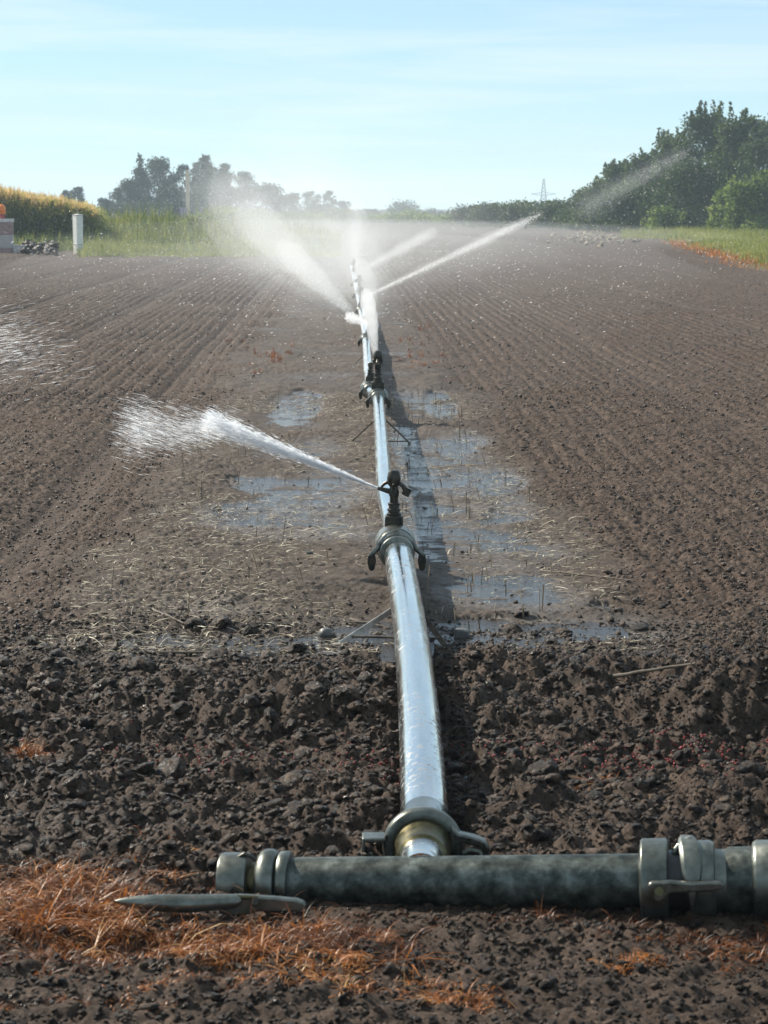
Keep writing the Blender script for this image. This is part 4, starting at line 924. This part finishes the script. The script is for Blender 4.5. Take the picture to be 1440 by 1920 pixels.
# weeds and grass along the far left edge, grass on the right verge
def patch(name, label, cat, pxr, yr, nn, hfun, m, wid, tl, th, up=1.2, cur=1.2, seg=3, mask=None):
    y = yr[0] + (yr[1] - yr[0]) * rng.random(nn) ** 1.2; px_ = pxr[0] + (pxr[1] - pxr[0]) * rng.random(nn); x = (px_ - CX) * y / FPX
    if mask is not None: k = mask(x, y) > .35 + .4 * rng.random(nn); x, y, px_ = x[k], y[k], px_[k]
    n_ = len(x); g0 = on_ground(x, y)[0]; H = hfun(px_, y, x) * (.5 + .7 * rng.random(n_))
    V, F = blades(np.stack((x, y, g0), -1), H, wid * (.6 + .8 * rng.random(n_)), rng.random(n_) * 6.28, up + .3 * rng.normal(size=n_), cur * rng.random(n_), seg)
    tt = np.clip(tl + (th - tl) * (.5 + .5 * fbm(x, y, .45, 3, 300) + .28 * rng.normal(size=n_)), 0, 1)
    tag(raw_mesh(name, V, F, m, attrs={'tint': np.repeat(tt, 2 * (seg + 1))}), label, cat, kind='stuff')
patch('weeds', 'rank green weeds between the field and the far left trees', 'weeds', (-30, 640), (70, 112), 34000, lambda p, y, x: np.interp(p, [0, 150, 200, 330, 420, 470, 540, 600, 640], [1.1, 1.0, .85, .75, .8, .7, .5, .3, .15]) * sstep(66, 88, y) * np.maximum(.25, 1 + 1.5 * fbm(x, y, .4, 3, 310)) + .12, m_weed, .055, .1, 1.0, 1.2, 1.5)
patch('grass', 'bright grass at the left field margin', 'grass', (150, 640), (62, 76), 14000, lambda p, y, x: np.interp(p, [150, 520, 640], [1, 1, .3]) * (.26 + .22 * fbm(x, y, .5, 3, 311)), m_weed, .03, .45, 1.0, 1.1, 1.4)
patch('verge_grass', 'sunlit short grass of the right verge', 'grass', (1150, 1560), (49, 122), 46000, lambda p, y, x: .16 + .0015 * (y - 50) + .12 * (y > 88), m_weed, .03, .45, 1.0, 1.1, 1.3, mask=lambda x, y: np.maximum(grass_mask(x, y) * (np.abs(y - 84) > 3), ((y > 96) & (x / y > .108)) * 1.0))
# dry orange fringe of the verge
nn = 1500; a = G(1262, 455); c = G(1450, 507); t = rng.random(nn); x = a[0] + (c[0] - a[0]) * t + rng.normal(0, .3, nn); y = a[1] + (c[1] - a[1]) * t + rng.normal(0, .8, nn)
g0 = on_ground(x, y)[0]
V, F = blades(np.stack((x, y, g0), -1), .06 + .12 * rng.random(nn), np.full(nn, .03), rng.random(nn) * 6.28, .8 + .4 * rng.normal(size=nn), rng.random(nn), 3)
tag(raw_mesh('dead_grass', V, F, m_dry, attrs={'tint': tint_of(nn, 8, .3, .8)}), 'withered orange grass edging the right verge', 'dry grass', kind='stuff')
# rough bank of clods and dry weeds at the far right corner
px_ = rng.normal(1130, 45, 500); py_ = rng.normal(444, 6, 500); pts = np.array([G(a, c) for a, c in zip(px_, py_)]); s = .04 + .11 * rng.random(500) ** 2
V, F = lumps(np.stack((pts[:, 0], pts[:, 1], s * .2), -1), s, IV, IF)
tag(raw_mesh('earth_bank', V, F, plain('dry_earth', (.26, .20, .14), .9, 0, .4, 2)), 'rough pale bank of soil clods in front of the right-hand bushes', 'soil', kind='stuff')
px_ = rng.uniform(44, 108, 260); py_ = rng.uniform(466, 480, 260); pts = np.array([G(a, c) for a, c in zip(px_, py_)]); s = .05 + .12 * rng.random(260)
V, F = lumps(np.stack((pts[:, 0], pts[:, 1], s * .6 + .12 * rng.random(260)), -1), s, IV, IF)
tag(raw_mesh('soil_heap', V, F, m_clod), 'dark heap of clods between the barrier and the marker post', 'soil', kind='stuff')

# ------------------------------------------------------------------ water
m_drop, n, l, b = mat('spray_drop')
b.inputs['Base Color'].default_value = (.92, .94, .96, 1); b.inputs['Roughness'].default_value = .25
t = n.new('ShaderNodeBsdfTranslucent'); t.inputs[0].default_value = (.95, .96, .98, 1)
x = n.new('ShaderNodeMixShader'); x.inputs[0].default_value = .75
l.new(b.outputs[0], x.inputs[1]); l.new(t.outputs[0], x.inputs[2]); l.new(x.outputs[0], n['Material Output'].inputs[0])
def drops(pos, dirs, ln, rad):
    """small curved flakes of water, rolled at random about their path"""
    n = len(pos); dirs = dirs / np.linalg.norm(dirs, axis=1)[:, None]
    u = np.cross(dirs, (0, 0, 1.0)); u /= np.linalg.norm(u, axis=1)[:, None] + 1e-9; vv = np.cross(u, dirs)
    a = rng.random(n) * math.pi; ca, sa = np.cos(a)[:, None], np.sin(a)[:, None]; u, vv = u * ca + vv * sa, vv * ca - u * sa
    l_, r_ = ln[:, None], rad[:, None]
    v = np.stack((pos - dirs * l_, pos - u * r_ - vv * r_ * .7, pos + dirs * l_, pos + u * r_ - vv * r_ * .7), 1)
    b_ = (np.arange(n) * 4)[:, None]
    f = np.concatenate((b_ + np.array([0, 1, 2]), b_ + np.array([0, 2, 3])))
    return v.reshape(-1, 3), f
def vol_mat(name, dens, g=.5):
    m = bpy.data.materials.new(name); m.use_nodes = True; n = m.node_tree.nodes; n.clear()
    o = n.new('ShaderNodeOutputMaterial'); v = n.new('ShaderNodeVolumePrincipled'); v.inputs['Color'].default_value = (.98, .99, 1, 1)
    v.inputs['Anisotropy'].default_value = g; v.inputs['Density'].default_value = dens; v.inputs['Density Attribute'].default_value = ''
    m.node_tree.links.new(v.outputs[0], o.inputs['Volume']); return m
def mist_body(name, a, b_, r0, r1, dens, parent=None, g=.5, close=.55, lump=.12, seed=0):
    """closed spindle of thin even mist; its chord thins out to the rim"""
    a = np.array(a, float); b_ = np.array(b_, float); Lc = float(np.linalg.norm(b_ - a)); rs = np.random.default_rng(seed)
    prof = []
    for t in np.linspace(0, 1, 15):
        r = r0 + (r1 - r0) * t
        if t > close: r *= math.sqrt(max(0.0, 1 - ((t - close) / (1 - close)) ** 2)) + .004
        prof.append((Lc * t, r * (1 + lump * rs.normal() * (0 < t < 1))))
    q = MB(); q.lathe((0, 0, 0), (1, 0, 0), prof, 18)
    o = q.build(name, vol_mat(name, dens, g), None, smooth=False)
    o.location = a; o.rotation_euler = Vector(b_ - a).to_track_quat('X', 'Z').to_euler()
    if parent:
        o.parent = parent; o.location = a - np.array(parent.location)
    return o
def mist_nest(name, a, b_, r0, r1, layers, parent=None, g=.5, seed=0):
    """layers: (share of length, share of radius, density)"""
    a = np.array(a, float); b_ = np.array(b_, float); out = []
    for i, (fl, fr, de) in enumerate(layers):
        e = a + (b_ - a) * fl; out.append(mist_body(name, a, e, r0 * fr, (r0 + (r1 - r0) * fl) * fr, de, parent, g, seed=seed + i))
    return out

def jet(label, a, b_, nd, r0, r1, lr, rr, layers, vr=None, sag=.0, pw=.75, core=.4):
    """one water jet: drops and ligaments plus its own fine mist"""
    a = np.array(a, float); b_ = np.array(b_, float); d = b_ - a; Lj = np.linalg.norm(d); d /= Lj
    u = np.cross(d, (0, 0, 1)); u /= np.linalg.norm(u); vv = np.cross(u, d)
    t = rng.random(nd) ** pw; rad = r0 + (r1 - r0) * t ** 1.15
    ra = rng.normal(size=nd) * core; rb = rng.normal(size=nd) * core
    pos = a + d * (t * Lj)[:, None] + u * (ra * rad)[:, None] + vv * (rb * rad)[:, None]; pos[:, 2] -= sag * t ** 2 * Lj * .1
    dr = d + u * (ra * r1 / Lj)[:, None] + vv * (rb * r1 / Lj)[:, None] + np.array((0, 0, -1)) * (sag * .2 * t)[:, None]
    ln = (lr[0] + (lr[1] - lr[0]) * rng.random(nd)) * (.6 + .4 * t); rd = (rr[0] + (rr[1] - rr[0]) * rng.random(nd) ** 2)
    root = empty('water_jet', tuple(map(float, a))); tag(root, label, 'water jet', 'water jets of the sprinklers')
    V, F = drops(pos, dr, ln, rd); o = raw_mesh('droplets', V - a, F, m_drop); o.parent = root
    if layers: mist_nest('spray_mist', a, b_, *(vr or (r0, r1)), layers, root, seed=nd)
    return root

Y1 = n1[1]
e1_ = P(385, 786, 8.5)
jet('brightest near jet shooting left across the mud, fanning out', n1, e1_, 7000, .005, .055, (.006, .026), (.0005, .0015), [(1.0, 1.0, 1.2), (.85, .6, 5.0), (.5, .7, 24.0)], (.007, .05), 0, .8, .40)
# broken spray at the end of the near jet
nd = 3000; u_ = rng.random(nd); qx = 450 - 215 * rng.random(nd) ** .75 + rng.normal(0, 22, nd); qy = 806 + (qx - 330) * .02 + rng.normal(0, 1, nd) * (9 + .11 * (450 - qx) * .9); kx = rng.random(nd) < .12
qx = np.where(kx, rng.normal(400, 22, nd), qx); qy = np.where(kx, rng.normal(790, 14, nd), qy); k2 = rng.random(nd) < .12
qx = np.where(k2, rng.normal(262, 20, nd), qx); qy = np.where(k2, rng.normal(800, 22, nd), qy)
pos = np.array([P(a, c, 8.45 + .25 * d) for a, c, d in zip(qx, qy, rng.normal(size=nd))]); dv = np.tile((e1_ - n1) * (1, 1, .7), (nd, 1)) + rng.normal(size=(nd, 3)) * .04
V, F = drops(pos, dv, .006 + .024 * rng.random(nd), .0003 + .0006 * rng.random(nd) ** 2)
o = raw_mesh('breaking_spray', V, F, m_drop); tag(o, 'burst of drops where the near jet breaks up on the left', 'spray', kind='stuff')
# spray entering from the left edge of the frame
nd = 1000; qx = rng.normal(0, 62, nd); qy = 640 + rng.normal(0, 34, nd) + qx * .25
pos = np.array([P(a, c, 12 + .6 * d) for a, c, d in zip(qx, qy, rng.normal(size=nd))])
V, F = drops(pos, np.tile((-1, .1, -.16), (nd, 1)) + rng.normal(size=(nd, 3)) * .06, .010 + .035 * rng.random(nd), .0004 + .0007 * rng.random(nd) ** 2)
tag(raw_mesh('edge_spray', V, F, m_drop), 'slanting drops of spray at the left frame edge over the seed bed', 'spray', kind='stuff')

jet('upright white jet rising straight behind the black sprinkler', n2, P(664, 400, 32), 5000, .01, .6, (.008, .03), (.0010, .0032), [(1.0, 1.0, .012), (.75, .7, .035), (.5, .5, .18), (.3, .5, 1.1)], (.025, .6), 0, .85, .4)
a3 = P(689, 607, c3[1] + .1)
jet('low lens-shaped white spray across the pipe', a3, P(650, 592, c3[1] - .3), 500, .01, .05, (.006, .02), (.001, .003), [(1.0, 1.0, 5.0), (.9, .6, 6.0)], (.02, .075), 0, .7)
a4 = P(660, 586, 26); jet('broad white jet rising to the upper left before the trees', a4, P(395, 335, 35), 12000, .05, 1.05, (.006, .03), (.0012, .0042), [(1.0, 1.0, .05), (.95, .62, .09), (.75, .5, .16), (.45, .45, .4)], (.10, 1.0), 0, .9, .42)
a5 = P(692, 553, 30.5); jet('long thin jet rising to the right, brightest at its tip', a5, P(1012, 402, 38), 3600, .02, .10, (.008, .035), (.0012, .0034), [(1.0, 1.0, .35), (.95, .6, .8)], (.05, .12), 0, 1.0, .42)
a6 = P(690, 500, 44); jet('short faint jet to the right above the long thin one', a6, P(818, 432, 50), 1800, .04, .20, (.01, .04), (.0016, .004), [(1.0, 1.0, .2), (.9, .6, .3)], (.10, .22), 0, .9)
a7 = P(667, 500, 46); jet('faint upright plume at the far end of the pipe', a7, P(668, 375, 50), 2600, .08, .35, (.01, .04), (.002, .005), [(1.0, 1.0, .12), (.8, .6, .2)], (.12, .34), 0, .9)
a8 = P(1085, 395, 70); jet('faint arc of spray drifting in front of the right-hand bushes', a8, P(1290, 283, 78), 1500, .45, .30, (.015, .05), (.002, .0045), [(1.0, 1.0, .02), (1.0, .55, .05)], (.5, .45), 0, .9, .35)

# drifting mist: volumes a viewer looks through
def cloud(a, b_, r0, r1, layers, seed):
    for o in mist_nest('mist', a, b_, r0, r1, layers, seed=seed): tag(o, 'drifting white water mist over the pipe', 'mist', kind='stuff')
cloud(P(676, 600, 27), P(640, 372, 46), .7, 2.2, [(1, 1, .004), (.9, .7, .007), (.7, .5, .018)], 1)
cloud(P(660, 540, 30), P(525, 262, 48), .4, 1.7, [(1, 1, .005), (.85, .65, .009), (.6, .5, .018)], 2)
cloud(P(690, 575, 32), P(860, 425, 62), 1.0, 3.4, [(1, 1, .003), (.8, .7, .005)], 3)
cloud(P(665, 610, 24), P(490, 410, 58), .6, 2.8, [(1, 1, .004), (.8, .7, .008)], 4)

for o in mist_nest('mist', (.1, 9, .05), (-2.5, 130, .05), .3, 22, [(1, 1, .0065), (.8, .6, .004)], seed=5): o.scale = (1, 1, .055); tag(o, 'thin drifting veil of spray low over the field', 'mist', kind='stuff')

# loose drops hanging in the air
nd = 7500; yv = 9 + 42 * rng.random(nd) ** 1.1; qx = rng.normal(640, 400, nd); qy = rng.normal(470, 120, nd)
pos = np.array([P(a, c, d) for a, c, d in zip(qx, qy, yv)])
k = (pos[:, 2] > .05) & ((yv > 16) | (qy > 430 + 50 * rng.random(nd))); pos, yv = pos[k], yv[k]; nd = len(pos)
V, F = drops(pos, np.tile((-1, .2, -.35), (nd, 1)) + rng.normal(size=(nd, 3)) * .3, .002 + .006 * rng.random(nd) ** 2 + .00018 * yv, .0005 + .0009 * rng.random(nd) ** 3 + .00004 * yv)
tag(raw_mesh('spray_drops', V, F, m_drop), 'fine white drops of spray scattered through the air', 'spray', kind='stuff')

# ------------------------------------------------------------------ haze
q = MB(); q.box((0, 0, 5.4), (2800, 2800, 14.8))
m_hz = bpy.data.materials.new('haze'); m_hz.use_nodes = True; n = m_hz.node_tree.nodes; n.clear()
o_ = n.new('ShaderNodeOutputMaterial'); v = n.new('ShaderNodeVolumePrincipled'); v.inputs['Color'].default_value = (.72, .88, 1, 1); v.inputs['Density Attribute'].default_value = ''; v.inputs['Density'].default_value = .0008; v.inputs['Anisotropy'].default_value = .1
m_hz.node_tree.links.new(v.outputs[0], o_.inputs['Volume'])
hz = q.build('haze', m_hz, None, smooth=False); tag(hz, 'pale haze in the air over the field', 'haze', kind='stuff')
